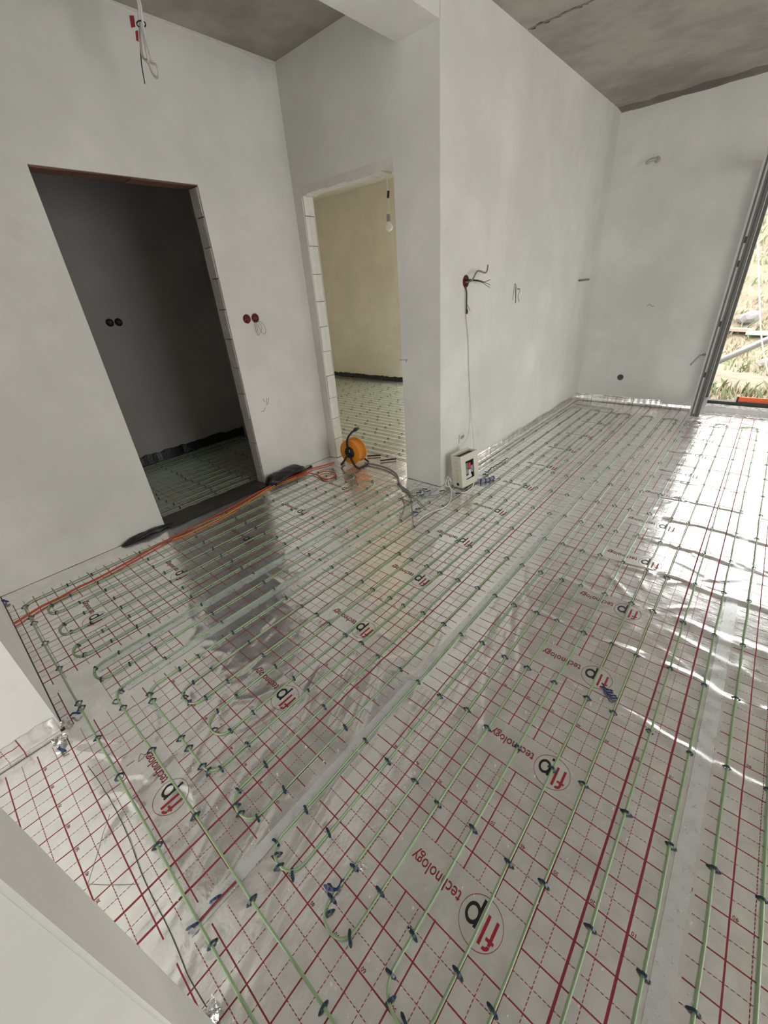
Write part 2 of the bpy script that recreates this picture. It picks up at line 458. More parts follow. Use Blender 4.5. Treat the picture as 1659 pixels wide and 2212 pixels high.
wall('wall_rear', [(XL, W4[0], YB - .15, YB, 0, ZC + .029), (W4[1], W5[0], YB - .15, YB, 0, ZC + .029), (W5[1], XR + .3, YB - .15, YB, 0, ZC + .029),
                   (W4[0], W4[1], YB - .15, YB, W4[3], ZC + .029), (W4[0], W4[1], YB - .15, YB, 0, W4[2]),
                   (W5[0], W5[1], YB - .15, YB, W5[3], ZC + .029), (W5[0], W5[1], YB - .15, YB, 0, W5[2])],
     label='plastered wall with an added passage door and an added window closing the room behind')
# small rooms beyond the doorways
wall('wall_dark_room', [(X1B - .12, X1B, -1.4, YD + .12, 0, ZC + .029), (X1B - .12, XL - WT, -1.52, -1.4, 0, ZC + .029), (X1B, XL - WT, YD - .02, YD, 0, ZC + .029)], 'plaster_dim',
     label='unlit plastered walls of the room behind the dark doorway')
wall('wall_back_room', [
    (X2L - .12, X2L, YD + .12, Y2B, 0, ZC + .029), (X2L, W3[0], Y2B, Y2B + EXT, 0, ZC + .029), (W3[1], XP - .15, Y2B, Y2B + EXT, 0, ZC + .029),
    (W3[0], W3[1], Y2B, Y2B + EXT, 0, W3[2]), (W3[0], W3[1], Y2B, Y2B + EXT, W3[3], ZC + .029), (X2L, XL - WT, YD, YD + .12, 0, ZC + .029)],
     'plaster_warm', 'cream plastered walls of the room behind the lit doorway')

# ceiling: concrete panels with open joints
cl = MB().box(X2L - .3, XR + .3, YB - .3, YF + .3, ZC + .03, ZC + .25).build('ceiling', 'dark_rough')
struct(cl, 'bare concrete slab ceiling with an open panel joint', 'ceiling')
jy = [YB, -1.2, 0.9, 3.045, YF]
for i in range(4):
    b = MB(); y0, y1 = jy[i] + .011, jy[i + 1] - .011
    # right hand panels dip very slightly towards the right wall
    n = 6
    for k in range(n):
        xa = XP + (XR - XP) * k / n; xb = XP + (XR - XP) * (k + 1) / n
        za, zb = ZC - .026 * (k / n) ** 1 * 1.0, ZC - .026 * ((k + 1) / n)
        b.add([(xa, y0, za), (xb, y0, zb), (xb, y1, zb), (xa, y1, za), (xa, y0, ZC + .03), (xb, y0, ZC + .03), (xb, y1, ZC + .03), (xa, y1, ZC + .03)],
              [(0, 1, 2, 3), (4, 7, 6, 5), (0, 4, 5, 1), (3, 2, 6, 7), (0, 3, 7, 4), (1, 5, 6, 2)])
    b.build('ceiling_panel', 'ceiling', cl)
b = MB()
for k in range(46):
    x = XP + .02 + k * .05 + rnd.uniform(-.02, .02); sgn = rnd.choice((-1, 1)); w_ = rnd.uniform(.02, .07); d_ = rnd.uniform(.004, .012) * (1.6 if k < 14 else .8)
    zz = ZC - .026 * (x - XP) / (XR - XP) - .0008
    b.add([(x, 3.045 + sgn * .010, zz), (x + w_, 3.045 + sgn * .010, zz), (x + w_ * .7, 3.045 + sgn * (.010 + d_), zz), (x + w_ * .3, 3.045 + sgn * (.010 + d_ * .7), zz)], [(0, 1, 2, 3)])
o = b.build('joint_chips', 'joint_dark', cl); o['kind'] = 'stuff'
MB().box(XL, XP - .29, YN, YD, ZC + .012, ZC + .03).build('ceiling_panel', 'ceiling', cl)
MB().box(XL, -.66, YB, YN, ZC + .012, ZC + .03).build('ceiling_panel', 'ceiling', cl)
MB().box(X1B, XL - WT, -1.4, YD, ZC, ZC + .03).build('ceiling_panel', 'ceiling', cl)
MB().box(X2L, XP - .15, YD + .12, Y2B, ZC, ZC + .03).build('ceiling_panel', 'plaster_warm', cl)
# rough dark strip laid where far wall meets ceiling
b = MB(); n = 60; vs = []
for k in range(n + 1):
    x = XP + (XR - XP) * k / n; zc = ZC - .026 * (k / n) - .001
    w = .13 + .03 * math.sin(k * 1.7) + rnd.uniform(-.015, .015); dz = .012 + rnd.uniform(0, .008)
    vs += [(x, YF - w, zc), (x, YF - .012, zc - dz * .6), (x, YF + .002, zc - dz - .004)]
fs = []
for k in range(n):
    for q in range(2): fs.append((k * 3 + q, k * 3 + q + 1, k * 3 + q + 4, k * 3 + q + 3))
struct(b.add(vs, fs).build('trim_1', 'dark_rough'), 'dark rough strip between end wall and ceiling', 'mortar strip')
# beam over the room boundary
bm_ = MB().box(XP - .30, XP, YB, YD + .002, 2.765, ZC + .03).build('ceiling_beam', 'plaster')
struct(bm_, 'plastered ceiling beam running into the pillar corner', 'beam')
# ragged plaster edge along left wall top
b = MB(); n = 50
for k in range(n):
    y = YN + (YD - YN) * k / n; h = rnd.uniform(.006, .022)
    b.box(XL, XL + .006, y, y + (YD - YN) / n, ZC + .012 - h, ZC + .012)
struct(b.build('trim_2', 'plaster'), 'ragged plaster edge under the left ceiling', 'plaster edge')

# pencil marks and scuffs drawn on walls (flat strokes)
def stroke(pts3, w, nrm, name, mat, parent):
    """ribbon on a surface; nrm = surface normal"""
    P = [Vector(map(float, q)) for q in pts3]; N = Vector(nrm); b = MB(); vs = []
    for i, q in enumerate(P):
        d = (P[min(i + 1, len(P) - 1)] - P[max(i - 1, 0)]); d = d.normalized()
        s_ = d.cross(N) * (w / 2)
        vs += [tuple(q + s_ + N * .0008), tuple(q - s_ + N * .0008)]
    fs = [(2 * i, 2 * i + 1, 2 * i + 3, 2 * i + 2) for i in range(len(P) - 1)]
    return b.add(vs, fs).build(name, mat, parent)
for pts in ([(1107, 648), (1110, 628), (1112, 614), (1115, 622), (1113, 654)], [(1117, 624), (1123, 626), (1119, 640), (1121, 652)], [(1113, 620), (1114, 655)]):
    stroke(spline([onx(x, y, XP) for x, y in pts], 5), .012, (1, 0, 0), 'pencil_mark', 'pencil', w_long)
for pts in ([(568, 861), (572, 869)], [(576, 860), (576, 876)], [(580, 859), (579, 874)], [(573, 880), (570, 888), (565, 889)]):
    stroke([onx(x, y, XL) for x, y in pts], .005, (1, 0, 0), 'pencil_mark', 'pencil', w_left)
stroke(spline([ony(x, y, YD) for x, y in [(863, 778), (870, 777), (877, 778), (880, 776), (876, 782)]], 5), .005, (0, -1, 0), 'pencil_mark', 'pencil', w_back)
stroke(spline([ony(x, y, YF) for x, y in [(1397, 661), (1403, 658), (1409, 662), (1413, 660)]], 4), .006, (0, -1, 0), 'pencil_mark', 'pencil', w_far)

# ---------------------------------------------------------------- pipes: measured run positions (x) and clip rows (y)
RUN = dict(a=-3.20, b=-3.06, c=-2.93, d=-2.795, e=-2.665, f=-2.54, g=-2.415, h=-2.292, i=-2.168, j=-2.055,
           k=-1.936, l=-1.806, m=-1.680, n=-1.576, o=-1.450, p=-1.347, q=-1.228, r=-1.097, s=-.993, t=-.878,
           u=-.755, v=-.654, w=-.530, x=-.404, y=-.304, z=-.176, A=-.053, B=.050)
ROWS = [-.35, -.05, .292, .643, .994, 1.342, 1.70, 2.055, 2.41, 2.76, 3.10, 3.45, 3.80, 4.135, 4.45, 4.74]
R_P = 0.0039; Z_P = 0.0049
def seq(cols, y_near, y_far, start_up=True):
    out = []; up = start_up
    for q in cols:
        x = RUN[q] if isinstance(q, str) else q
        n_, f_ = (y_near(q), y_far(q))
        out += [(x, n_), (x, f_)] if up else [(x, f_), (x, n_)]
        up = not up
    return out
def jit(path, amp=.0022):
    """subdivide long straight runs and let them wander a little, as laid pipe does"""
    out = [path[0]]
    for a, b in zip(path[:-1], path[1:]):
        d = b - a; n = int(d.length / .18)
        if n > 1:
            side = Vector((-d.y, d.x, 0)).normalized()
            for k in range(1, n):
                out.append(a + d * (k / n) + side * rnd.uniform(-amp, amp))
        out.append(b)
    return out
nearL = {'b': -.64, 'c': -.64, 'd': -.645, 'e': -.645, 'f': -.645, 'g': -.645, 'h': -.622, 'i': -.622}
p1 = [(2.80, -.716), (-3.20, -.725)] + seq('abcdefghij', lambda q: nearL.get(q, -.6 if q == 'j' else -.725), lambda q: 1.86 if q in 'ij' else (1.80 if q in 'gh' else 1.76), True)[1:] + [(2.80, -.598)]
path1 = [Vector((x, y, Z_P)) for x, y, z in jit(fillet(p1, .060, 6))]
nearM = {'l': -.412, 'm': -.412, 'n': -.408, 'o': -.408, 'k': -.503, 'p': -.503}
far2 = lambda q: {'o': 5.06, 'n': 4.95, 'm': 4.95, 'l': 4.97, 'k': 4.97}.get(q, 4.90)
p2 = [(-1.93, 5.10), (RUN['o'], 5.06)] + seq('onmlk', lambda q: nearM.get(q, -.503), far2, False)[1:] + \
     seq('pqrstuvwxyzAB', lambda q: nearM.get(q, -.500), far2, True)
path2 = [Vector((x, y, Z_P)) for x, y, z in jit(fillet(p2, .058, 6))]
xs3 = [.155 + .117 * k for k in range(23)]
p3 = [(2.85, 5.15), (.02, 5.15)][:0] + seq(xs3, lambda q: -.500, lambda q: 4.90, True)
path3 = [Vector((x, y, Z_P)) for x, y, z in jit(fillet(p3, .058, 5))]
tag(MB().tube(path1, R_P, 8).build('heating_pipe', 'pipe', smooth=True), 'thin green heating pipe winding back and forth before the two doorways', 'pipe')
tag(MB().tube(path2, R_P, 8).build('heating_pipe', 'pipe', smooth=True), 'thin green heating pipe in long loops running along the bright side wall', 'pipe')
tag(MB().tube(path3, R_P, 6).build('heating_pipe', 'pipe', smooth=True), 'thin green heating pipe loops laid in front of the terrace door', 'pipe')
# dark room: runs parallel to the left wall; back room: runs parallel to its window wall
pr1 = []; up = True
for k in range(12):
    x = XL - WT - .10 - .118 * k
    pr1 += [(x, -1.3), (x, 1.88)] if up else [(x, 1.88), (x, -1.3)]; up = not up
tag(MB().tube([Vector((q.x, q.y, Z_P)) for q in jit(fillet(pr1, .058, 4))], R_P, 6).build('heating_pipe', 'pipe', smooth=True), 'thin green heating pipe on the floor of the dark room', 'pipe')
pr2 = []; up = True
for k in range(27):
    y = YD + .32 + .108 * k
    pr2 += [(X2L + .2, y), (XP - .32, y)] if up else [(XP - .32, y), (X2L + .2, y)]; up = not up
tag(MB().tube([Vector((q.x, q.y, Z_P)) for q in jit(fillet(pr2, .052, 4))], R_P, 6).build('heating_pipe', 'pipe', smooth=True), 'thin green heating pipe covering the floor of the room with the bulb', 'pipe')

# ---------------------------------------------------------------- clip positions
clips = []                       # x, y, angle of the clip's long axis
def cl_add(x, y, ang): clips.append((x, y, ang + rnd.uniform(-.32, .12)))
left_rows = [-.355, -.052, .298, .648, 1.0, 1.358, 1.62]
for q, x in RUN.items():
    rows = left_rows if q in 'abcdefghij' else ROWS
    for yv in rows:
        if q in 'klmnoj' and yv > 4.8: continue
        cl_add(x + rnd.uniform(-.003, .003), yv + rnd.uniform(-.012, .012), 0)
for q in 'abcdefghi':
    cl_add(RUN[q], -.50 + rnd.uniform(-.02, .02), 0)
for q in 'bcdefghi': cl_add(RUN[q] + (.012 if q in 'bdfh' else -.012), -.605 + rnd.uniform(-.008, .008), 0.5 if q in 'bdfh' else -.5)
for q in 'klmno': cl_add(RUN[q], -.245 + rnd.uniform(-.01, .01), 0)
for x, y, a in [(-1.76, -.402, .9), (-1.716, -.402, -.9), (-1.51, -.398, 1.2), (-1.905, -.497, 1.0), (-1.86, -.503, 1.5), (-1.585, -.503, 1.5), (-1.52, -.502, 1.5),
                (-1.41, -.503, 1.5), (-1.372, -.497, 2.2), (-1.19, -.493, .9), (-1.155, -.498, 1.4), (-.962, -.487, 1.0), (-.933, -.502, 1.3), (-.885, -.487, -.6),
                (-.735, -.475, 1.2), (-.655, -.472, -.7), (-.502, -.486, 1.2), (-.455, -.49, -.4), (-.53, -.452, .1), (-.753, -.448, 0), (-.993, -.47, .1), (-1.226, -.462, .1), (-1.097, -.468, -.2),
                (-1.345, -.462, 0), (-2.03, -.575, .7), (-1.99, -.608, 1.3)]:
    clips.append((x, y, a))
for x in (-1.93, -1.63, -1.27, -.93, -.62, -.3): clips.append((x, -.60, 1.57 + rnd.uniform(-.15, .15)))
for x in (-3.17, -3.02, -2.945, -2.70, -2.43, -2.12, -2.08, -1.86, -1.625, -1.285, -.935, -.55): clips.append((x, -.72, 1.57 + rnd.uniform(-.15, .15)))
for k in range(len('abcdefghij') - 1):
    q1, q2 = 'abcdefghij'[k], 'abcdefghij'[k + 1]
    if k % 2 == 0:
        clips.append(((RUN[q1] + RUN[q2]) / 2, 1.765 if k < 6 else 1.83, 1.57))
for q in 'pqrstuvwxyzAB': cl_add(RUN[q], 4.86, .4)
for x in xs3[:3]:
    for yv in ROWS: cl_add(x, yv + rnd.uniform(-.012, .012), 0)
for x in xs3[:2]: cl_add(x, -.45, 0)
# same clip kind on the floors of the two side rooms
side_clips = []
for k in range(12):
    for yv in np.arange(-1.0, 1.9, .36): side_clips.append((XL - WT - .10 - .118 * k, float(yv) + rnd.uniform(-.02, .02), 0))
for k in range(27):
    for xv in np.arange(X2L + .4, XP - .4, .36): side_clips.append((float(xv) + rnd.uniform(-.03, .03) + (.06 if k % 2 else 0), YD + .32 + .108 * k, 1.57))

# ---------------------------------------------------------------- foil relief (height raster shared by sheets and print)
DH = 0.01
HX0, HY0 = -3.60, -3.05
nx, ny = int((1.10 - HX0) / DH), int((YF + .05 - HY0) / DH)
gx = HX0 + DH * np.arange(nx); gy = HY0 + DH * np.arange(ny)
GX, GY = np.meshgrid(gx, gy, indexing='ij')
def vnoise(x, y, freq, seed):
    rs = np.random.RandomState(seed); g = rs.uniform(-1, 1, (257, 257))
    fx, fy = x * freq + 100, y * freq + 100
    ix, iy = np.floor(fx).astype(int), np.floor(fy).astype(int)
    tx, ty = fx - ix, fy - iy; tx = tx * tx * (3 - 2 * tx); ty = ty * ty * (3 - 2 * ty)
    ix %= 256; iy %= 256
    return (g[ix, iy] * (1 - tx) * (1 - ty) + g[ix + 1, iy] * tx * (1 - ty) + g[ix, iy + 1] * (1 - tx) * ty + g[ix + 1, iy + 1] * tx * ty)
def sstep(v, a, b):
    t = np.clip((v - a) / (b - a), 0, 1); return t * t * (3 - 2 * t)
H = .0012 * vnoise(GX, GY, 1.7, 1) + .00085 * vnoise(GX, GY, 5, 2) + .00034 * vnoise(GX, GY, 14, 3)
# looser film near the passage
wl_ = np.exp(-(((GX + 1.6) / .55) ** 2 + ((GY + .72) / .28) ** 2)) + .6 * np.exp(-(((GX + 1.75) / .4) ** 2 + ((GY + .1) / .5) ** 2))
H += wl_ * (.0020 * vnoise(GX, GY, 7, 4) + .0012 * vnoise(GX, GY, 15, 5))
def ridge(x0, y0, x1, y1, h, w):
    """a soft crease between two points, faded at the ends"""
    L = math.hypot(x1 - x0, y1 - y0)
    if L < 1e-4: return
    i0, i1 = int((min(x0, x1) - HX0 - 4 * w) / DH), int((max(x0, x1) - HX0 + 4 * w) / DH) + 2
    j0, j1 = int((min(y0, y1) - HY0 - 4 * w) / DH), int((max(y0, y1) - HY0 + 4 * w) / DH) + 2
    i0, j0 = max(i0, 0), max(j0, 0); i1, j1 = min(i1, nx), min(j1, ny)
    if i1 <= i0 or j1 <= j0: return
    X, Y = GX[i0:i1, j0:j1], GY[i0:i1, j0:j1]
    dx, dy = (x1 - x0) / L, (y1 - y0) / L
    s = (X - x0) * dx + (Y - y0) * dy; d = -(X - x0) * dy + (Y - y0) * dx
    d = d + .012 * np.sin(s * 14 + x0 * 9)
    f = sstep(s, 0, L * .3) * (1 - sstep(s, L * .7, L))
    H[i0:i1, j0:j1] += h * f * np.exp(-(d / w) ** 2)
# creases pulled up between clips along the clip rows, stronger towards the terrace side
runs_r = [RUN[q] for q in 'rstuvwxyzAB'] + xs3[:7]
for yv in ROWS[2:]:
    for xa, xb in zip(runs_r[:-1], runs_r[1:]):
        g = float(sstep(np.array(xa), -.95, -.15)) * float(sstep(np.array(yv), .2, 1.0)) * .8 + .12
        if rnd.random() < .25 + .7 * g:
            for _ in range(3 if g > .5 else 1):
                o1, o2 = rnd.uniform(-.03, .03), rnd.uniform(-.03, .03)
                ridge(xa - .05, yv + o1, xb + .05, yv + o2, (.0012 + .0050 * g) * rnd.uniform(.5, 1.25), rnd.uniform(.010, .018))
# diagonal creases
for _ in range(120):
    x = rnd.uniform(-.75, .6); y = rnd.uniform(.7, 5.0); a = rnd.uniform(-1.2, 1.2); L = rnd.uniform(.12, .38)
    ridge(x, y, x + L * math.cos(a), y + L * math.sin(a), rnd.uniform(.001, .003), rnd.uniform(.010, .018))
# long film folds between the pillar and the foreground
for _ in range(64):
    x = rnd.uniform(-1.75, -.80); y = rnd.uniform(-.75, 1.5); a = math.atan2(-1.25, .42) + rnd.uniform(-.18, .18); L = rnd.uniform(.2, .7)
    ridge(x, y, x + L * math.cos(a), y + L * math.sin(a), rnd.uniform(.0012, .0034), rnd.uniform(.010, .015))
for _ in range(85):
    x = rnd.uniform(-2.3, -1.2); y = rnd.uniform(-.5, .8); a = rnd.uniform(0, 3.14); L = rnd.uniform(.08, .3)
    ridge(x, y, x + L * math.cos(a), y + L * math.sin(a), rnd.uniform(.001, .0036), rnd.uniform(.010, .016))
# loops of raised film by the passage corner
for px in ([(262, 1535), (310, 1520), (335, 1545), (330, 1600)], [(170, 1595), (220, 1588), (262, 1600)], [(165, 1615), (215, 1622), (265, 1640)],
           [(265, 1685), (305, 1675), (318, 1690)], [(355, 1700), (400, 1690), (425, 1715), (432, 1750)], [(205, 1730), (260, 1715), (300, 1745)]):
    P = [onz(*q) for q in px]; P = [(p_.x, p_.y) for p_ in spline([(q[0], q[1], 0) for q in P], 5)]
    for a_, b_ in zip(P[:-1], P[1:]): ridge(a_[0] - (b_[0] - a_[0]) * .4, a_[1] - (b_[1] - a_[1]) * .4, b_[0] + (b_[0] - a_[0]) * .4, b_[1] + (b_[1] - a_[1]) * .4,   .0034, .013)
# folds before the lit doorway and pillar
for _ in range(40):
    x = rnd.uniform(-3.1, -2.05); y = rnd.uniform(1.62, 1.98); a = rnd.uniform(-.5, .5); L = rnd.uniform(.08, .3)
    ridge(x, y, x + L * math.cos(a), y + L * math.sin(a), rnd.uniform(.001, .004), rnd.uniform(.010, .016))
for _ in range(110):
    x = rnd.uniform(-.7, .9); y = rnd.uniform(4.72, 5.2); a = rnd.uniform(0, 3.14); L = rnd.uniform(.05, .2)
    ridge(x, y, x + L * math.cos(a), y + L * math.sin(a), rnd.uniform(.002, .006), rnd.uniform(.010, .016))
# dimples and puckers at every clip
for x, y, a in clips:
    i, j = int(round((x - HX0) / DH)), int(round((y - HY0) / DH))
    if not (4 < i < nx - 5 and 4 < j < ny - 5): continue
    for sgn in (-1, 1):
        cx, cy = x + sgn * .017 * math.cos(a), y + sgn * .017 * math.sin(a)
        S = np.s_[i - 4:i + 5, j - 4:j + 5]
        H[S] += rnd.uniform(.0006, .0026) * np.exp(-(((GX[S] - cx) / .011) ** 2 + ((GY[S] - cy) / .011) ** 2))
# keep the film under the pipes
H = np.clip(H, -.004, .0055)
def Hs(x, y):
    x = np.asarray(x, float); y = np.asarray(y, float)
    fx = np.clip((x - HX0) / DH, 0, nx - 1.001); fy = np.clip((y - HY0) / DH, 0, ny - 1.001)
    i = fx.astype(int); j = fy.astype(int); tx = fx - i; ty = fy - j
    return H[i, j] * (1 - tx) * (1 - ty) + H[i + 1, j] * tx * (1 - ty) + H[i, j + 1] * (1 - tx) * ty + H[i + 1, j + 1] * tx * ty
ZS = -0.0015                       # mean level of the film

def grid_obj(name, xs, ys, zf, mat, uv=None, parent=None):
    X, Y = np.meshgrid(xs, ys, indexing='ij'); Z = zf(X, Y)
    a, b = X.shape
    me = bpy.data.meshes.new(name)
    co = np.stack([X, Y, Z], 2).reshape(-1, 3)
    idx = np.arange(a * b).reshape(a, b)
    q = np.stack([idx[:-1, :-1], idx[1:, :-1], idx[1:, 1:], idx[:-1, 1:]], 2).reshape(-1, 4)
    me.vertices.add(a * b); me.vertices.foreach_set('co', co.ravel())
    nf = len(q)
    me.loops.add(nf * 4); me.loops.foreach_set('vertex_index', q.ravel())
    me.polygons.add(nf); me.polygons.foreach_set('loop_start', np.arange(nf) * 4)
    me.polygons.foreach_set('use_smooth', np.ones(nf, bool))
    if uv:
        lay = me.uv_layers.new(name='ruler')
        U = np.stack([uv[0] - X, Y - uv[1]], 2).reshape(-1, 2)[q.ravel()]
        lay.data.foreach_set('uv', U.ravel())
    me.materials.append(M[mat]); me.update(); me.validate()
    o = bpy.data.objects.new(name, me); C.objects.link(o)
    if parent: o.parent = parent
    return o
def ax(a, b, d):
    n = max(1, int(round((b - a) / d))); return np.linspace(a, b, n + 1)
def sheet(x0, x1, y0, y1, uv, label, d=.01):
    ys = [ax(y0, min(y1, -.95), .05)] if y0 < -.95 else []
    lo = max(y0, -.95)
    if y1 > 3.2: ys += [ax(lo, 3.2, d), ax(3.2, y1, d * 1.6)]
    else: ys += [ax(lo, y1, d)]
    ys = np.unique(np.concatenate(ys))
    o = grid_obj('foil_sheet', ax(x0, x1, d), ys, lambda X, Y: ZS + Hs(X, Y), 'foil', uv)
    return tag(o, label, 'foil sheet')
SA = sheet(-1.0, -.025, YB, YF - .01, (0.0, 0.0), 'silver grid-printed foil strip between the two long seam tapes')
SB = sheet(-.025, .99, YB, YF - .01, (.995, .20), 'silver grid-printed foil strip leading straight to the terrace door', .0125)
SCs = sheet(XP + .002, -1.0, YB, YF - .01, (-.998, .097), 'silver grid-printed foil strip along the foot of the bright side wall')
SN = sheet(-2.265, XP + .002, YN + .005, YD - .005, (-1.60, .035), 'narrow silver foil strip ending at the foot of the pillar', .0125)
SD = sheet(XL + .004, -2.265, YN + .005, YD - .005, (-2.285, .235), 'silver grid-printed foil strip along the wall with the dark doorway', .011)
for k, (xa, xb) in enumerate([(.99, 2.0), (2.0, XR - .005)]):
    o = grid_obj('foil_sheet', ax(xa, xb, .06), ax(YB, YF - .01, .06), lambda X, Y: ZS + 0 * X + .0012 * vnoise(X, Y, 4, 9), 'foil', (xb, .1))
    tag(o, ['silver grid-printed foil strip inside the terrace opening, second from the bright window', 'silver grid-printed foil strip lying along the wall with the terrace opening'][k], 'foil sheet')
o = grid_obj('foil_sheet', ax(X1B + .004, XL + .004, .03), ax(-1.4, YD - .01, .03), lambda X, Y: ZS - .0015 + .0012 * vnoise(X, Y, 5, 21) + .0006 * vnoise(X, Y, 13, 22), 'foil_dim', (-3.5, .1))
tag(o, 'foil sheet on the floor of the dark room', 'foil sheet')
o = grid_obj('foil_sheet', ax(X2L + .004, XP - .155, .03), ax(YD - .006, Y2B - .01, .03), lambda X, Y: ZS - .001 + .0016 * vnoise(X, Y, 5, 23) + .0007 * vnoise(X, Y, 13, 24), 'foil_dim', (-2.2, .1))
tag(o, 'foil sheet on the floor of the room with the hanging bulb', 'foil sheet')

# upturned foil along the wall feet
def upstand(pts, h, label, turn=.035, seg=.02, amp=.004, mat='foil', uvo=(0, 0), jag=.01, name='foil_upstand'):
    """pts: two floor points; left side of the direction is the wall"""
    (x0, y0), (x1, y1) = pts; L = math.hypot(x1 - x0, y1 - y0); n = int(L / seg)
    d = Vector(((x1 - x0) / L, (y1 - y0) / L, 0)); nn = Vector((d.y, -d.x, 0))      # away from wall
    prof = [(turn, .0005), (turn * .4, .003), (.006, .010), (.005, h * .55), (.003, h)]
    vs = []; fs = []; uvs = []
    for i in range(n + 1):
        s = L * i / n
        top = h + jag * math.sin(s * 9 + x0) * .5 + rnd.uniform(-jag, jag) * .3
        for k, (o_, z_) in enumerate(prof):
            z2 = z_ * top / h if k > 2 else z_
            w_ = amp * (rnd.uniform(-.6, .6)) * (1 if 0 < k else 0)
            q = Vector((x0, y0, 0)) + d * s + nn * max(.002, o_ + w_)
            vs.append((q.x, q.y, max(z2, .0005) + ZS + .003))
    m = len(prof)
    for i in range(n):
        for k in range(m - 1): fs.append((i * m + k, (i + 1) * m + k, (i + 1) * m + k + 1, i * m + k + 1))
    b = MB().add(vs, fs); ob = b.build(name, mat, smooth=True)
    lay = ob.data.uv_layers.new(name='ruler'); acc = [0, .035, .055, .075, .11]
    for lp in ob.data.loops:
        i, k = divmod(lp.vertex_index, m); s = L * i / n
        lay.data[lp.index].uv = (.5 + (acc[k] if k < 5 else 0) + uvo[0], s + uvo[1])
    return tag(ob, label, 'foil edge')
upstand(((XP, 2.30), (XP, YF)), .085, 'upturned foil edge along the foot of the bright side wall', uvo=(.01, .02))
upstand(((XP, YF), (-1.0, YF)), .085, 'upturned shiny foil edge at the foot of the end wall')
upstand(((-1.0, YF), (W1[0] + .02, YF)), .045, 'low torn foil edge between end wall foot and terrace door', jag=.004)
upstand(((-2.035, -2.6), (-2.035, YN - .01)), .075, 'upturned printed foil edge at the foot of the white wall corner', turn=.03, uvo=(.02, .03), amp=.0015)
upstand(((W1[0], YF + .02), (W1[1], YF + .02)), .09, 'crumpled foil edge under the terrace door threshold', amp=.012, mat='crumple', turn=.12)

# seam tape
def tape_strip(x, w, y0, y1, label):
    xs = np.linspace(x - w / 2, x + w / 2, 6); ys = ax(y0, y1, .012)
    o = grid_obj('seam_tape', xs, ys, lambda X, Y: ZS + Hs(X, Y) + .0019, 'tape')
    return tag(o, label, 'tape')
tape_strip(-.014, .048, -.9, 5.1, 'silver seam tape nearest the terrace door side')
tape_strip(-1.012, .040, -.75, 5.1, 'silver seam tape running from the foreground towards the end wall')
tape_strip(-2.035, .048, -.55, 1.95, 'silver seam tape running from the passage to the pillar')
tape_strip(-2.265, .052, -.6, 1.85, 'silver seam tape in front of the dark doorway')

# ---------------------------------------------------------------- printing on the foil
def text_mesh(txt, size, rx=1.0):
    cu = bpy.data.curves.new('t', 'FONT'); cu.body = txt; cu.size = size; cu.align_x = 'LEFT'
    cu.resolution_u = 4
    ob = bpy.data.objects.new('t', cu); C.objects.link(ob)
    dg = bpy.context.evaluated_depsgraph_get()
    me = bpy.data.meshes.new_from_object(ob.evaluated_get(dg))
    v = np.array([q.co[:] for q in me.vertices]); f = [list(p.vertices) for p in me.polygons]
    bpy.data.objects.remove(ob); bpy.data.curves.remove(cu); bpy.data.meshes.remove(me)
    v[:, 0] *= rx
    return v[:, :2], f
T = {k: text_mesh(k, 1.0) for k in ['f', 'l', 'p', 'technology'] + [str(10 * i) for i in range(1, 11)]}
def put(b, v2, f, ox, oy):
    """text plane coords (reading right, up) -> floor: reading runs to -x, up to -y"""
    x = ox - v2[:, 0]; y = oy - v2[:, 1]
    z = ZS + Hs(x, y) + .0011
    b.add(np.stack([x, y, z], 1), f)
def fit(key, w=None, h=None, x=0, y=0):
    v, f = T[key]; v = v.copy(); v -= v.min(0); e = v.max(0)
    s = (w / e[0]) if w else (h / e[1]); sx = s if not (w and h) else w / e[0]; sy = s if not (w and h) else h / e[1]
    v = v * np.array([sx, sy]) + np.array([x, y]); return v, f
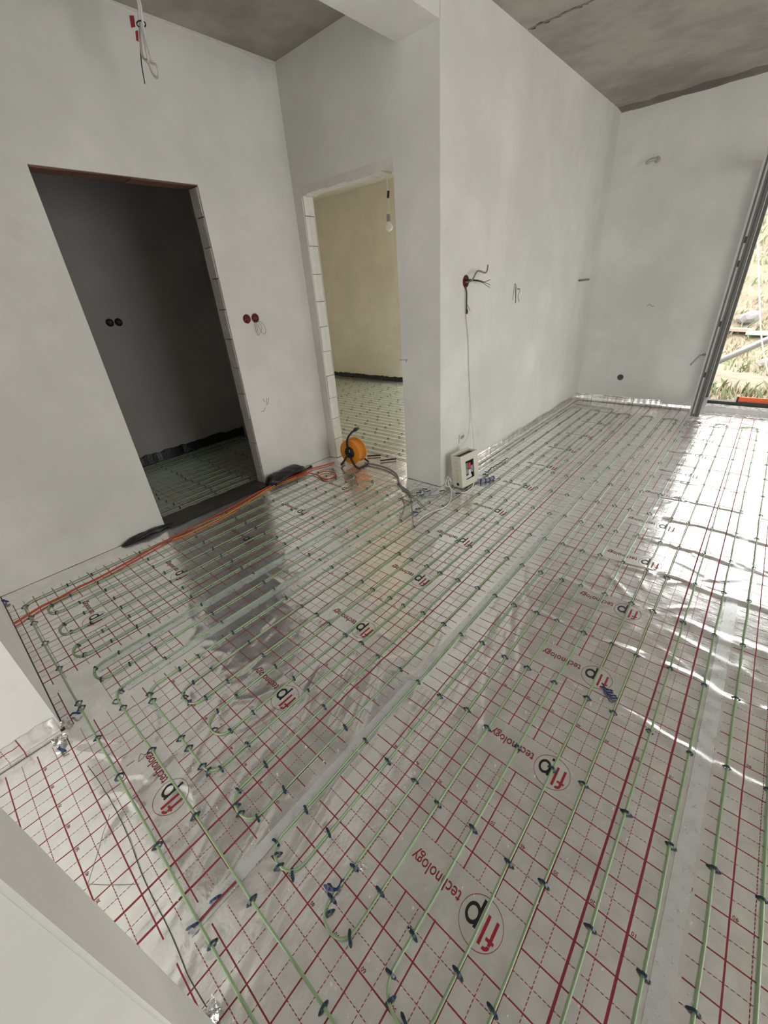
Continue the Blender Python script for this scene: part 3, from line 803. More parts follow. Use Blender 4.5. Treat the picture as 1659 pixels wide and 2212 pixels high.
def logo(parent, cx, cy):
    b = MB()
    # ring
    n = 56; R1, R0 = .0600, .0588; vs = []
    for k in range(n):
        a = 2 * math.pi * k / n
        for r_ in (R0, R1):
            x, y = cx - .005 + r_ * math.cos(a), cy + .003 + r_ * math.sin(a); vs.append((x, y, float(ZS + Hs(x, y) + .0011)))
    b.cur = 1
    b.add(vs, [(2 * k, 2 * k + 1, (2 * k + 3) % (2 * n), (2 * k + 2) % (2 * n)) for k in range(n)])
    # reading coordinates: +r to -x ; up to -y. The mark spells f l p
    def bar(r0, u0, r1, u1, w):
        d = Vector((r1 - r0, u1 - u0)); d.normalize(); s_ = Vector((-d.y, d.x)) * w / 2
        q = np.array([(r0 + s_.x, u0 + s_.y), (r1 + s_.x, u1 + s_.y), (r1 - s_.x, u1 - s_.y), (r0 - s_.x, u0 - s_.y)])
        put(b, q, [(0, 1, 2, 3)], cx, cy)
    def arc(r0, u0, rad, a0, a1, w, n=14, ell=1.0):
        q = []; 
        for k in range(n + 1):
            a = a0 + (a1 - a0) * k / n
            for rr in (rad - w / 2, rad + w / 2): q.append((r0 + rr * math.cos(a), u0 + rr * math.sin(a) * ell))
        put(b, np.array(q), [(2 * k, 2 * k + 1, 2 * k + 3, 2 * k + 2) for k in range(n)], cx, cy)
    b.cur = 0
    bar(-.0325, -.031, -.0325, .026, .0078)                     # f stem
    arc(-.0225, .0275, .010, math.pi, math.pi * .40, .0078)     # f hook
    bar(-.0420, .0165, -.0195, .0165, .0070)                    # f bar
    bar(-.0085, -.031, -.0085, .0385, .0078)                    # l
    b.cur = 2
    bar(.0150, -.053, .0150, .0185, .0075)                      # p stem
    arc(.0315, -.0075, .0165, 0, 2 * math.pi, .0070, 24, 1.30)  # p bowl
    b.cur = 1
    v, f = fit('technology', w=.166, h=.044, x=.074, y=-.036)
    put(b, v, f, cx, cy)
    return b.build('printed_mark', ['red_print', 'dark_red_print', 'black_print'], parent)
def numbers(parent, x0, y, us):
    b = MB()
    for u in us:
        v, f = fit(str(u), h=.0095)
        put(b, v, f, x0 - u / 100 + .016 + .002, y + .013)
    o = b.build('printed_numbers', 'dark_red_print', parent); o['kind'] = 'stuff'; return o
for sh, x0, y0, ymin, ymax, us in ((SA, 0.0, 0.0, -1.0, 4.9, range(10, 100, 10)), (SB, .995, .20, -1.0, 4.6, range(10, 110, 10)),
                                   (SCs, -.998, .097, -1.0, 4.9, range(10, 100, 10)), (SD, -2.285, .235, -.75, 1.8, range(10, 100, 10))):
    k0 = int(math.floor((ymin - y0) / .5))
    for k in range(k0, 11):
        yl = y0 + .5 * k
        yc = yl - .226
        if ymin < yc < ymax: logo(sh, x0 - .398, yc)
        if ymin < yl < min(ymax, 2.3): numbers(sh, x0, yl, us)
def ink(px, w, name='pen_line', mat='pencil', parent=None, z=.0012, n=6):
    P = [onz(x, y) for x, y in px]; P = spline([(q[0], q[1], 0) for q in P], n)
    b = MB(); vs = []
    for i, q in enumerate(P):
        d = (P[min(i + 1, len(P) - 1)] - P[max(i - 1, 0)]).normalized(); s_ = Vector((-d.y, d.x, 0)) * w / 2
        for t in (q + s_, q - s_): vs.append((t.x, t.y, float(ZS + Hs(t.x, t.y) + z)))
    return b.add(vs, [(2 * i, 2 * i + 1, 2 * i + 3, 2 * i + 2) for i in range(len(P) - 1)]).build(name, mat, parent)
ink([(236, 1758), (212, 1836), (189, 1908)], .0013, parent=SCs)
ink([(190, 1909), (245, 1911), (300, 1909)], .0013, parent=SCs)
ink([(272, 1654), (290, 1642)], .003, parent=SCs); ink([(298, 1645), (303, 1629), (312, 1632), (299, 1645)], .002, parent=SCs)

# ---------------------------------------------------------------- clips
def clip_mesh():
    prof = [(-.0190, .0005), (-.0150, .0030), (-.0115, .0040), (-.0085, .0105), (-.0045, .0142), (0, .0152), (.0045, .0142), (.0085, .0105), (.0115, .0040), (.0150, .0030), (.0190, .0005)]
    wid = [.0015, .0034, .0042, .0040, .0036, .0034, .0036, .0040, .0042, .0034, .0015]
    vs = []; n = len(prof)
    for (x, z), w in zip(prof, wid):
        vs += [(x, -w, z), (x, w, z), (x * .93, w, z - .0026), (x * .93, -w, z - .0026)]
    fs = []
    for i in range(n - 1):
        for k in range(4): fs.append((i * 4 + k, i * 4 + (k + 1) % 4, (i + 1) * 4 + (k + 1) % 4, (i + 1) * 4 + k))
    fs += [(0, 1, 2, 3), ((n - 1) * 4 + 3, (n - 1) * 4 + 2, (n - 1) * 4 + 1, (n - 1) * 4)]
    return vs, fs
cv, cf = clip_mesh()
c0 = MB().add(cv, cf).build('pipe_clip', 'clip')
CL_LABEL = 'dark blue plastic clip pinning green heating pipe to the foil'
tag(c0, CL_LABEL, 'pipe clip', 'clips along the heating pipes')
camxy = CAMP
def cdist(q): return (q[0] - CAMP[0]) ** 2 + (q[1] - CAMP[1]) ** 2 + CAMP[2] ** 2
def in_view(q):
    d = RM @ (np.array([q[0], q[1], .01]) - CAMP)
    if d[2] <= 0: return False
    x, y = 829.5 + F_PX * d[0] / d[2], 1106 + F_PX * d[1] / d[2]
    return -20 < x < 1680 and -20 < y < 2232
vis = sorted([q for q in clips if in_view(q) and not (q[0] < -2.03 and q[1] < YN)], key=cdist)
rest = [q for q in clips if not in_view(q)] + vis[296:] + side_clips
def clip_label(x, y, a):
    if y < -.66: return 'dark blue clip on the outermost pipe run along the passage opening', 'clips on the outermost run'
    if abs(a) > .75 and y < -.3: return 'dark blue clip set across a pipe bend near the passage opening', 'clips on pipe bends'
    if x > -.03: return 'dark blue clip on pipes of the foil strip leading to the terrace door', 'clips before the terrace door'
    if x > -1.01: return 'dark blue clip on pipes crossing the foil strip between the two long seam tapes', 'clips between the long seam tapes'
    if x > -2.03:
        if y > 1.9: return 'dark blue clip on pipes beside the bright side wall beyond the pillar', 'clips beside the bright side wall'
        return 'dark blue clip on pipes between the pillar foot and the passage opening', 'clips before the pillar'
    return 'dark blue clip on pipes laid before the dark doorway', 'clips before the dark doorway'
for i, (x, y, a) in enumerate(vis[:296]):
    o = c0 if i == 0 else c0.copy()
    if i: C.objects.link(o)
    o.location = (x, y, .0002); o.rotation_euler = (rnd.uniform(-.08, .08), 0, a)
    o['label'], o['group'] = clip_label(x, y, a)
    s_ = rnd.uniform(.92, 1.1); o.scale = (s_ * .92, s_, .80)
b = MB()
cva = np.array(cv)
for x, y, a in rest:
    ca, sa = math.cos(a), math.sin(a)
    b.add(np.stack([x + cva[:, 0] * ca - cva[:, 1] * sa, y + cva[:, 0] * sa + cva[:, 1] * ca, cva[:, 2] * .8 + .0002], 1), cf)
tag(b.build('pipe_clips', 'clip'), 'many small dark clips on the pipes far back and in side rooms', 'pipe clips', kind='stuff')

# ================================================================ loose things
def vol(p): return tuple(float(q) for q in p)

# ---- terrace door: opened leaf standing square to the far wall
LX0, LX1, LY0, LY1, LZ0, LZ1 = -.648, -.562, 4.70, YF - .03, .105, 2.33
leaf = empty('terrace_door_leaf', (LX1, LY1, LZ0))
def loc(b, name, mats, parent, base, smooth=False):
    """build a mesh given in world coordinates as child of an Empty at base"""
    b.v = [(x - base[0], y - base[1], z - base[2]) for x, y, z in b.v]
    return b.build(name, mats, parent, smooth)
LB = (LX1, LY1, LZ0)
# lock stile with grooves on its edge
st = MB().box(LX0, LX1, LY0 + .012, LY0 + .085, LZ0, LZ1)
lst = loc(st, 'stile', 'alu_dark', leaf, LB)
loc(MB().box(LX0 - .006, LX0 + .012, LY0, LY0 + .03, LZ0, LZ1), 'edge_lip', 'alu_light', lst, LB)
for x0, x1, yy in ((LX0 + .016, LX0 + .022, .006), (LX0 + .046, LX0 + .054, .004), (LX0 + .066, LX0 + .072, .002)):
    loc(MB().box(x0, x1, LY0 + yy, LY0 + .013, LZ0, LZ1), 'edge_rib', 'alu_dark', lst, LB)
loc(MB().box(LX0 + .026, LX0 + .042, LY0 + .009, LY0 + .014, LZ0 + .03, LZ1 - .03), 'lock_strip', 'alu_light', lst, LB)
for px, py in ((1551, 573), (1541, 525), (1522, 810), (1553, 700)):
    z = float(ony(px, py, LY0)[2])
    loc(MB().box(LX0 + .027, LX0 + .041, LY0 + .006, LY0 + .012, z - .025, z + .025), 'lock_plate', 'black_frame', lst, LB)
loc(MB().box(LX0, LX1, LY1 - .085, LY1, LZ0, LZ1), 'stile', 'alu_dark', leaf, LB)
loc(MB().box(LX0, LX1, LY0 + .085, LY1 - .085, LZ0, LZ0 + .09), 'rail', 'alu_dark', leaf, LB)
loc(MB().box(LX0, LX1, LY0 + .085, LY1 - .085, LZ1 - .09, LZ1), 'rail', 'alu_dark', leaf, LB)
loc(MB().box(LX0 + .03, LX0 + .05, LY0 + .085, LY1 - .085, LZ0 + .09, LZ1 - .09), 'pane', 'glass', leaf, LB)
hz = float(ony(1528, 768, LY0)[2])
hpl = loc(MB().box(LX0 - .008, LX0, LY0 + .03, LY0 + .06, hz - .07, hz + .07, .003), 'handle_plate', 'steel', leaf, LB)
hd = loc(MB().tube([(LX0, LY0 + .045, hz), (LX0 - .045, LY0 + .045, hz)], .011, 10).tube(fillet([(LX0 - .045, LY0 + .045, hz + .004), (LX0 - .052, LY0 + .02, hz), (LX0 - .085, LY0 - .01, hz - .055), (LX0 - .11, LY0 - .02, hz - .095)], .02, 4), .009, 8), 'handle', 'steel', hpl, LB, True)
tag(leaf, 'grey aluminium terrace door leaf standing open, seen on its lock edge', 'door leaf')

def frame_rect(name, axis, a0, a1, z0, z1, c0, c1, w, m, mids=(), pane=True):
    """window frame as a structure with parts; axis 'x' -> wall along x"""
    o = empty(name, (0, 0, 0)); struct(o)
    def bx(p0, p1, q0, q1, nm, mm, d0=c0, d1=c1):
        b = MB()
        if axis == 'x': b.box(p0, p1, d0, d1, q0, q1)
        else: b.box(d0, d1, p0, p1, q0, q1)
        return b.build(nm, mm, o)
    bx(a0, a0 + w, z0, z1, 'frame_post', m); bx(a1 - w, a1, z0, z1, 'frame_post', m)
    bx(a0 + w, a1 - w, z1 - w, z1, 'frame_rail', m); bx(a0 + w, a1 - w, z0, z0 + w * .7, 'frame_rail', m)
    for q in mids: bx(q - w / 2, q + w / 2, z0 + w * .7, z1 - w, 'frame_post', m)
    return o, bx
# frame of the terrace door in the far wall: open bay first, fixed bay behind glass
win, bx = frame_rect('window_1', 'x', W1[0], W1[1], W1[2] - .03, W1[3], YF + .16, YF + .24, .055, 'black_frame', (.55,))
win['label'] = 'dark terrace door frame with a black threshold'; win['category'] = 'window'
bx(.58, W1[1] - .055, W1[2] + .01, W1[3] - .055, 'pane', 'glass', YF + .195, YF + .203)
bx(W1[0], W1[1], W1[2] - .05, W1[2] - .028, 'threshold', 'alu_light', YF + .10, YF + .26)
win2, bx = frame_rect('window_2', 'y', W2[0], W2[1], W2[2] - .03, W2[3], XR + .14, XR + .22, .06, 'black_frame', ((W2[0] + W2[1]) / 2,))
win2['label'] = 'dark framed window in the wall opposite the dark doorway'; win2['category'] = 'window'
for k_, (Wk, lab_) in enumerate(((W4, 'dark framed door added for light at the unseen passage end'), (W5, 'dark framed window added for light in the unseen rear wall'))):
    wk, bx = frame_rect('window_%d' % (3 + k_), 'x', Wk[0], Wk[1], Wk[2], Wk[3], YB - .12, YB - .05, .06, 'black_frame')
    wk['label'] = lab_; wk['category'] = 'window'
win3, bx = frame_rect('window_5', 'x', W3[0], W3[1], W3[2], W3[3], Y2B + .14, Y2B + .22, .06, 'black_frame', ((W3[0] + W3[1]) / 2,))
win3['label'] = 'dark framed window of the room with the bulb'; win3['category'] = 'window'

# ---- socket boxes
def socket_box(center, nrm, label, wires=True, r=.034, mat='red_box'):
    """round flush box let into a wall; nrm is +x or -y"""
    o = empty('socket_box', center)
    rotz = {'+x': 0.0, '-y': -math.pi / 2}[nrm]
    o.rotation_euler = (0, 0, rotz)
    n = 24
    MB().lathe([(r, .0035), (r, -.002), (r * .86, -.002), (r * .86, -.0005)], n, 'x').build('rim', mat, o, True)
    MB().lathe([(r * .99, .0035), (r * .86, .0036), (r * .84, .001), (.0005, .0008)], n, 'x').build('bowl', mat, o, True)
    b = MB()
    for k in range(3):
        a = k * 2.1 + .5; b.box(.001, .005, r * .45 * math.cos(a) - .004, r * .45 * math.cos(a) + .004, r * .45 * math.sin(a) - .004, r * .45 * math.sin(a) + .004)
    b.build('screw_post', 'black_rubber', o)
    return tag(o, label, 'socket box')
q = onx(533, 689, XL); socket_box(vol(q), '+x', 'red socket box without wires beside the dark doorway')
q = onx(551, 687, XL); socket_box(vol(q), '+x', 'red socket box with a wire loop beside the dark doorway')
q0 = onx(551, 694, XL)
def on_wall(px, X, off): return [vol(onx(x, y, X + o_)) for (x, y), o_ in zip(px, off)]
wl_o = empty('wire_loop', vol(q0))
pts = on_wall([(552, 693), (555, 706), (557, 724), (560, 722), (566, 708), (558, 695), (566, 697), (574, 712), (571, 722), (563, 714), (557, 700)], XL, [.01, .03, .035, .04, .045, .03, .035, .05, .05, .04, .02])
loc(MB().tube(spline(pts, 6), .0016, 6), 'strand', 'grey_cable', wl_o, vol(q0), True)
pts = on_wall([(550, 694), (552, 708), (554, 720)], XL, [.01, .02, .022])
loc(MB().tube(spline(pts, 5), .0012, 6), 'strand', 'dark_cable', wl_o, vol(q0), True)
tag(wl_o, 'thin grey wire loop hanging out of a red socket box', 'wire')
for k, (x, y) in enumerate(((237, 697), (256, 696))):
    socket_box(vol(onx(x, y, X1B)), '+x', ['empty dark socket hole in the dark room, beside its twin nearer the doorway side', 'empty dark socket hole in the dark room, farther inside than its twin'][k], mat='black_rubber', r=.036)
hq = ony(1340, 815, YF)
o = MB().lathe([(.036, .003), (.036, -.003), (.032, -.004), (.030, -.0015), (.0005, -.0012)], 28, 'y').build('wall_hole', ['wall_hole'], None, True, loc=vol(hq))
tag(o, 'small round grey hole low in the end wall', 'hole')
hq = ony(1420, 345, YF)
b = MB().tube([(0, .004, 0), (-.02, -.05, .004), (-.055, -.07, -.004), (-.085, -.065, -.02)], .015, 8).lathe([(.03, .0), (.028, -.006), (.001, -.008)], 16, 'y')
tag(b.build('cable_stub', 'cream_dark', None, True, loc=vol(hq)), 'short bent cable stub high on the end wall', 'cable stub')
hq = onx(1250, 606, XP)
b = MB().tube([(-.004, 0, 0), (.05, .01, .002), (.075, .05, .004), (.078, .10, .002)], .011, 8)
tag(b.build('cable_stub', 'grey_cable', None, True, loc=vol(hq)), 'short cable stub on the bright side wall near the corner', 'cable stub')

# red box with loose cables on the long wall
rb = onx(1006, 608, XP); rbv = vol(rb)
socket_box(rbv, '+x', 'dark red junction box with loose cables on the bright side wall', r=.042)
jc = empty('loose_cables', rbv)
def W(px, off): return on_wall(px, XP, off)
loc(MB().tube(spline(W([(1005, 609), (1016, 608), (1022, 602), (1028, 590), (1034, 585), (1047, 589), (1052, 585), (1054, 572)], [.0, .05, .06, .06, .065, .07, .07, .07]), 7), .0060, 8), 'cable', 'grey_cable', jc, rbv, True)
c1 = loc(MB().tube(spline(W([(1006, 606), (1014, 605), (1030, 606), (1042, 609)], [.0, .03, .05, .06]), 7), .0062, 8), 'cable', 'dark_cable', jc, rbv, True)
for e in ([(1042, 609), (1050, 608), (1059, 604)], [(1042, 609), (1052, 612), (1059, 616)], [(1041, 609), (1050, 616), (1058, 621)]):
    loc(MB().tube(spline(W(e, [.06, .065, .07]), 5), .0022, 6), 'cable_core', 'dark_cable', c1, rbv, True)
loc(MB().tube(spline(W([(1008, 655), (1012, 664), (1016, 672)], [.012, .02, .03]), 5), .0018, 5), 'cable_core', 'dark_cable', jc, rbv, True)
tag(jc, 'grey and black cable ends sticking out of the dark red junction box', 'cables')
# hanging supply cable: dark at the box, white below, down to the distribution box and over the floor
lead = empty('supply_cable', rbv)
loc(MB().tube(spline(W([(1005, 617), (1008, 632), (1008, 652), (1008, 668)], [.008, .012, .012, .012]), 6), .0052, 8), 'cable', 'dark_cable', lead, rbv, True)
loc(MB().tube(spline(W([(1008, 668), (1009, 673), (1008, 678)], [.012, .014, .012]), 4), .0075, 8), 'splice', 'black_rubber', lead, rbv, True)
loc(MB().tube(spline(W([(1008, 678), (1010, 700), (1013, 740), (1014, 800), (1018, 880), (1022, 935), (1024, 970)], [.012, .012, .010, .010, .012, .05, .13]) +
    [vol(onz(1024, 1005, .12)), vol(onz(1023, 1045, .012)), vol(onz(1008, 1062, .008)), vol(onz(985, 1063, .008)), vol(onz(972, 1052, .03)), vol(onz(968, 1038, .09)), vol(onz(975, 1036, .10))], 9), .0050, 8), 'cable', 'white_cable', lead, rbv, True)
tag(lead, 'pale cable hanging down the bright side wall to the distribution box', 'cable')
fc = [(974, 1040, .10), (967, 1030, .12), (963, 1048, .05), (972, 1052, .03), (975, 1064, .012), (972, 1082, .008), (962, 1094, .008), (937, 1104, .008), (918, 1113, .008), (903, 1125, .008)]
tag(MB().tube(spline([vol(onz(x, y, z)) for x, y, z in fc], 8), .0048, 8).build('floor_cable', 'white_cable', None, True), 'white cable leaving the distribution box and curving over the foil', 'cable')
# blue-white wall sticker / cover plate
pq = onx(996, 946, XP)
pl = empty('cover_plate', vol(pq))
MB().box(0, .004, -.045, .045, -.040, .040, .0012).build('plate', 'white_cable', pl)
for dy in (-.002, .028):
    for r_ in (.016, .009):
        MB().lathe([(r_, .0042), (r_, .0062), (r_ - .0035, .0062), (r_ - .0035, .0042)], 20, 'x', (0, dy, .006 if dy < .02 else .008)).build('ring', 'conduit_grey', pl, True)
MB().box(.004, .0055, -.043, -.036, -.038, .038).build('stripe', 'conduit_grey', pl)
tag(pl, 'small pale wrapped socket cover above the distribution box', 'socket cover')

# ---- distribution box leaning on the long wall
DBX, DBY = -1.915, 2.055
db = empty('distribution_box', (DBX, DBY, 0.004), (0, math.radians(-7), math.radians(-8)))
D_, W_, H_ = .085, .225, .285
# body as a shell: back tray, left and right side, bottom; open dark top
MB().box(-.012, .006, 0, W_, 0, H_, .003).build('back_tray', 'cream', db)
sp = MB().box(0, D_, 0, .006, 0, H_ - .012, .002).build('side_panel', 'cream', db)
MB().box(0, D_, W_ - .006, W_, 0, H_ - .012, .002).build('side_panel', 'cream', db)
MB().box(0, D_, .006, W_ - .006, 0, .006).build('bottom_panel', 'cream', db)
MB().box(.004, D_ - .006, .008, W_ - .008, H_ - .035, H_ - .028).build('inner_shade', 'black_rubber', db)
# front cover as frame round the window
fr = MB().box(D_ - .006, D_, 0, .062, 0, H_ - .012, .002).box(D_ - .006, D_, .165, W_, 0, H_ - .012, .002)
fr = MB().box(D_ - .006, D_ + .004, 0, .060, 0, H_ - .012, .003)
fr.build('front_cover', 'cream', db)
MB().box(D_ - .006, D_ + .004, .168, W_, 0, H_ - .012, .003).build('front_cover', 'cream', db)
MB().box(D_ - .006, D_ + .004, .060, .168, 0, .055, .002).build('front_cover', 'cream', db)
MB().box(D_ - .006, D_ + .004, .060, .168, .215, H_ - .012, .002).build('front_cover', 'cream', db)
mpl = MB().box(D_ - .030, D_ - .026, .060, .168, .055, .215).build('mounting_plate', 'black_rubber', db)
for y0, z0, w_, h_, m_ in ((.066, .15, .030, .045, 'green_part'), (.100, .135, .034, .055, 'red_part'), (.066, .10, .030, .046, 'conduit_grey'), (.102, .085, .028, .045, 'white_cable'), (.134, .10, .028, .06, 'conduit_grey'), (.070, .062, .07, .022, 'white_cable')):
    MB().box(D_ - .026, D_ - .004, y0, y0 + w_, z0, z0 + h_, .002).build('breaker', m_, mpl)
for k in range(5):
    MB().lathe([(.0125, -.0012), (.0125, -.0022), (.0095, -.0022), (.0095, -.0012)], 20, 'y', (D_ * .5, 0, .075 + k * .036)).build('knockout', 'cream_dark', sp, True)
MB().lathe([(.013, -.001), (.013, -.003), (.0005, -.0032)], 20, 'y', (D_ * .5, 0, .03)).build('cable_hole', 'black_rubber', sp, True)
tag(db, 'cream distribution box with breakers leaning against the bright side wall', 'distribution box')
# blue-grey corrugated conduit piece beside it
P = spline([vol(onz(1021, 1036, .018)), vol(onz(1040, 1038, .016)), vol(onz(1055, 1036, .016)), vol(onz(1067, 1031, .016))], 14)
cond = empty('conduit', vol(P[0]))
rad = [.0165 if (i % 4) < 2 else .0130 for i in range(len(P))]
loc(MB().tube(P, .016, 12, rad=rad), 'corrugated_tube', 'conduit_grey', cond, vol(P[0]), False)
for k in range(4, len(P) - 2, 8):
    loc(MB().tube([P[k], P[k + 1], P[k + 2]], .0178, 12), 'band', 'clip_blue', cond, vol(P[0]))
tag(cond, 'short grey corrugated conduit with navy bands on the foil', 'conduit')

# ---- cable reel
ry, rx = 1.965, -3.02
reel = empty('cable_reel', (rx, ry, 0.0), (0, 0, math.radians(-84)))
reel.scale = (1.18, 1.18, 1.18)
# reel axis along local x
RC = .128; R0 = .105
def disc(x0, x1, r): return [(.012, x0), (r - .006, x0), (r, x0 + .004), (r, x1 - .004), (r - .006, x1), (.012, x1)]
dr = MB().lathe(disc(-.048, -.038, R0), 36, 'x', (0, 0, RC)).build('flange', 'orange', reel, True)
dr2 = MB().lathe(disc(.040, .050, R0), 36, 'x', (0, 0, RC)).build('flange', 'orange', reel, True)
MB().lathe([(.085, -.038), (.085, .040)], 32, 'x', (0, 0, RC)).build('cable_winding', 'orange', reel, True)
b = MB()
for k in range(7):
    n_ = 40; x_ = -.033 + k * .011
    b.tube([(x_, .088 * math.cos(2 * math.pi * i / n_), RC + .088 * math.sin(2 * math.pi * i / n_)) for i in range(n_)], .0056, 6, closed=True)
b.build('cable_turns', 'orange', reel, True)
MB().lathe([(.0005, .062), (.045, .060), (.050, .050), (.050, .046)], 28, 'x', (0, 0, RC)).build('hub', 'black_rubber', reel, True)
MB().box(.058, .066, -.012, .014, RC + .004, RC + .03, .002).build('socket_flap', 'conduit_grey', reel)
# black tubular stand: foot loop and handle
MB().tube(fillet([(.068, 0, RC), (.072, .0, RC + .10), (.070, .02, RC + .145), (.020, .03, RC + .175), (-.035, .03, RC + .178)], .03, 5), .0085, 8).build('handle', 'black_rubber', reel, True)
MB().tube([(-.005, .03, RC + .1765), (-.055, .03, RC + .180)], .0135, 10).build('grip', 'black_rubber', reel, True)
MB().tube(fillet([(.066, 0, RC), (.078, .05, .05), (.082, .095, .010), (-.080, .100, .010), (-.080, .02, .05), (-.062, 0, RC)], .03, 5), .0085, 8).build('stand_leg', 'black_rubber', reel, True)
MB().tube(fillet([(.066, 0, RC), (.080, -.05, .05), (.085, -.09, .010), (.02, -.098, .010)], .03, 5), .0085, 8).build('stand_leg', 'black_rubber', reel, True)
tag(reel, 'orange cable reel on a black tubular stand in the lit doorway', 'cable reel')
# lead from the reel sweeping round to the pillar foot
px = [(788, 1000), (815, 1005), (840, 1013), (858, 1026), (862, 1040), (868, 1051), (880, 1060), (885, 1068)]
tag(MB().tube(spline([vol(onz(x, y, .012)) for x, y in px], 8), .010, 8).build('reel_lead', 'grey_cable', None, True), 'thick grey lead curving from the cable reel to the pillar foot', 'cable')
px = [(793, 985), (810, 984), (822, 983)]
tag(MB().tube(spline([vol(onz(x, y, .012)) for x, y in px], 8), .008, 8).build('pipe_offcut', 'dark_cable', None, True), 'dark straight offcut beside the cable reel, the shorter one', 'offcut')
px = [(821, 995), (838, 993), (856, 991)]
tag(MB().tube(spline([vol(onz(x, y, .012)) for x, y in px], 8), .008, 8).build('pipe_offcut', 'dark_cable', None, True), 'dark straight offcut on the foil behind the lit doorway', 'offcut')
# sensor wires fanning out before the pillar
for px, lab in (([(885, 1064), (888, 1078), (889, 1092), (891, 1108), (892, 1130)], 'brown thin wire running straight away from the pillar foot'),
                ([(884, 1066), (899, 1078), (911, 1090), (919, 1097)], 'grey thin wire slanting past the navy clips by the pillar'),
                ([(868, 1074), (872, 1082), (874, 1092), (870, 1105), (862, 1118)], 'thin wire curling over the green pipe ends'),
                ([(886, 1066), (898, 1065), (912, 1072), (930, 1071), (948, 1068)], 'thin wire running along the pillar foot'),
                ([(868, 1078), (880, 1083), (890, 1088)], 'short brown wire between two pipe ends')):
    tag(MB().tube(spline([vol(onz(x, y, .008)) for x, y in px], 7), .0035, 6).build('thin_wire', 'grey_cable', None, True), lab, 'wire')

# ---- red cable along the left wall with a coil
px = [(0, 1357), (10, 1358), (48, 1336), (90, 1310), (129, 1291), (167, 1270), (210, 1250), (262, 1222), (320, 1190), (365, 1165), (420, 1138), (470, 1112), (520, 1085), (560, 1062), (600, 1042), (640, 1027), (672, 1013), (690, 1008), (705, 1004), (722, 998)]
tag(MB().tube(spline([vol(onz(x, y, .009)) for x, y in px], 6), .0068, 8).build('red_cable', 'red_cable', None, True), 'long orange-red cable along the wall with the dark doorway', 'cable')
px = [(640, 1030), (668, 1022), (688, 1028), (700, 1034), (716, 1034), (726, 1028), (722, 1021), (704, 1018), (690, 1022), (688, 1029), (702, 1036), (718, 1032), (725, 1026)]
tag(MB().tube(spline([vol(onz(x, y, .010)) for x, y in px], 6), .0050, 8).build('red_coil', 'red_cable', None, True), 'small red cable coil on the foil beside the black bag', 'cable')
px = [(372, 1166), (420, 1147), (470, 1122), (520, 1094), (556, 1071), (590, 1050), (630, 1034), (665, 1020)]
tag(MB().tube(spline([vol(onz(x, y, .006)) for x, y in px], 6), .0045, 6).build('brown_cable', 'orange', None, True), 'thinner ochre cable beside the long red cable', 'cable')

# ---- black bag on the floor by the left wall
def lump(p0, p1, r0, name, label, cat, mat='black_film', seed=3, flat=.62, tail=True):
    rs = random.Random(seed); A, B = Vector(p0), Vector(p1); n, m = 26, 16; vs = []; fs = []
    ph = [rs.uniform(0, 6.28) for _ in range(8)]
    d = (B - A); side = Vector((-d.y, d.x, 0)).normalized()
    for i in range(n + 1):
        t = i / n
        env = min(1, (t / .10)) ** .6 * (1.0 if t < .72 else max(.16, 1 - (t - .72) / .16)) if tail else math.sin(math.pi * min(max(t, .02), .98)) ** .5
        if tail and t > .93: env = .16 + .10 * math.sin((t - .93) / .07 * math.pi)
        if i == 0: env = .05
        for k in range(m):
            a = 2 * math.pi * k / m
            rr = r0 * env * (1 + .15 * math.sin(3 * a + 7 * t + ph[0]) + .14 * math.sin(15 * t + 2 * a + ph[1]) + .09 * math.sin(5 * a - 27 * t + ph[2]) + .06 * rs.uniform(-1, 1))
            c = A + d * t + Vector((0, 0, r0 * env * flat))
            z = max(.002, c.z + math.sin(a) * rr * flat)
            q = c + side * (math.cos(a) * rr); vs.append((q.x, q.y, z))
    for i in range(n):
        for k in range(m): fs.append((i * m + k, i * m + (k + 1) % m, (i + 1) * m + (k + 1) % m, (i + 1) * m + k))
    fs += [tuple(range(m)), tuple(range(n * m, n * m + m))]
    return tag(MB().add(vs, fs).build(name, mat, None, True), label, cat)
lump((XL + .070, 1.14, 0), (XL + .060, 1.70, 0), .066, 'black_bag', 'black crumpled plastic bag lying against the wall between the doorways', 'bag')

# ---- black edge strips along walls
def edge_strip(p0, p1, h, label, off=.012, amp=.006, seed=1):
    rs = random.Random(seed); (x0, y0), (x1, y1) = p0, p1; L = math.hypot(x1 - x0, y1 - y0); n = max(8, int(L / .05))
    d = Vector(((x1 - x0) / L, (y1 - y0) / L, 0)); nn = Vector((d.y, -d.x, 0)); vs = []; fs = []
    for i in range(n + 1):
        q = Vector((x0, y0, 0)) + d * (L * i / n); w = off + rs.uniform(-amp, amp) * .5; hh = h * (1 + rs.uniform(-.12, .12))
        for a, z in ((.003, .001), (.003, hh), (w, hh - .002), (w + .006, .001)): 
            p_ = q + nn * a; vs.append((p_.x, p_.y, z))
    for i in range(n):
        for k in range(4): fs.append((i * 4 + k, i * 4 + (k + 1) % 4, (i + 1) * 4 + (k + 1) % 4, (i + 1) * 4 + k))
    fs += [(0, 1, 2, 3), (n * 4, n * 4 + 1, n * 4 + 2, n * 4 + 3)]
    return tag(MB().add(vs, fs).build('edge_strip', 'black_film'), label, 'edge strip')
edge_strip((X1B, -1.35), (X1B, YD - .03), .10, 'black edge strip along the foot of the dark room wall', .02, .01)
edge_strip((X2L + .02, Y2B), (XP - .18, Y2B), .075, 'black edge strip along the foot of the cream wall', .02, .012, 2)
lump((XL + .028, -.10, 0), (XL + .02, .30, 0), .034, 'black_film_strip', 'black film bunched at the foot of the wall before the dark doorway', 'film', seed=9, flat=.55, tail=False)
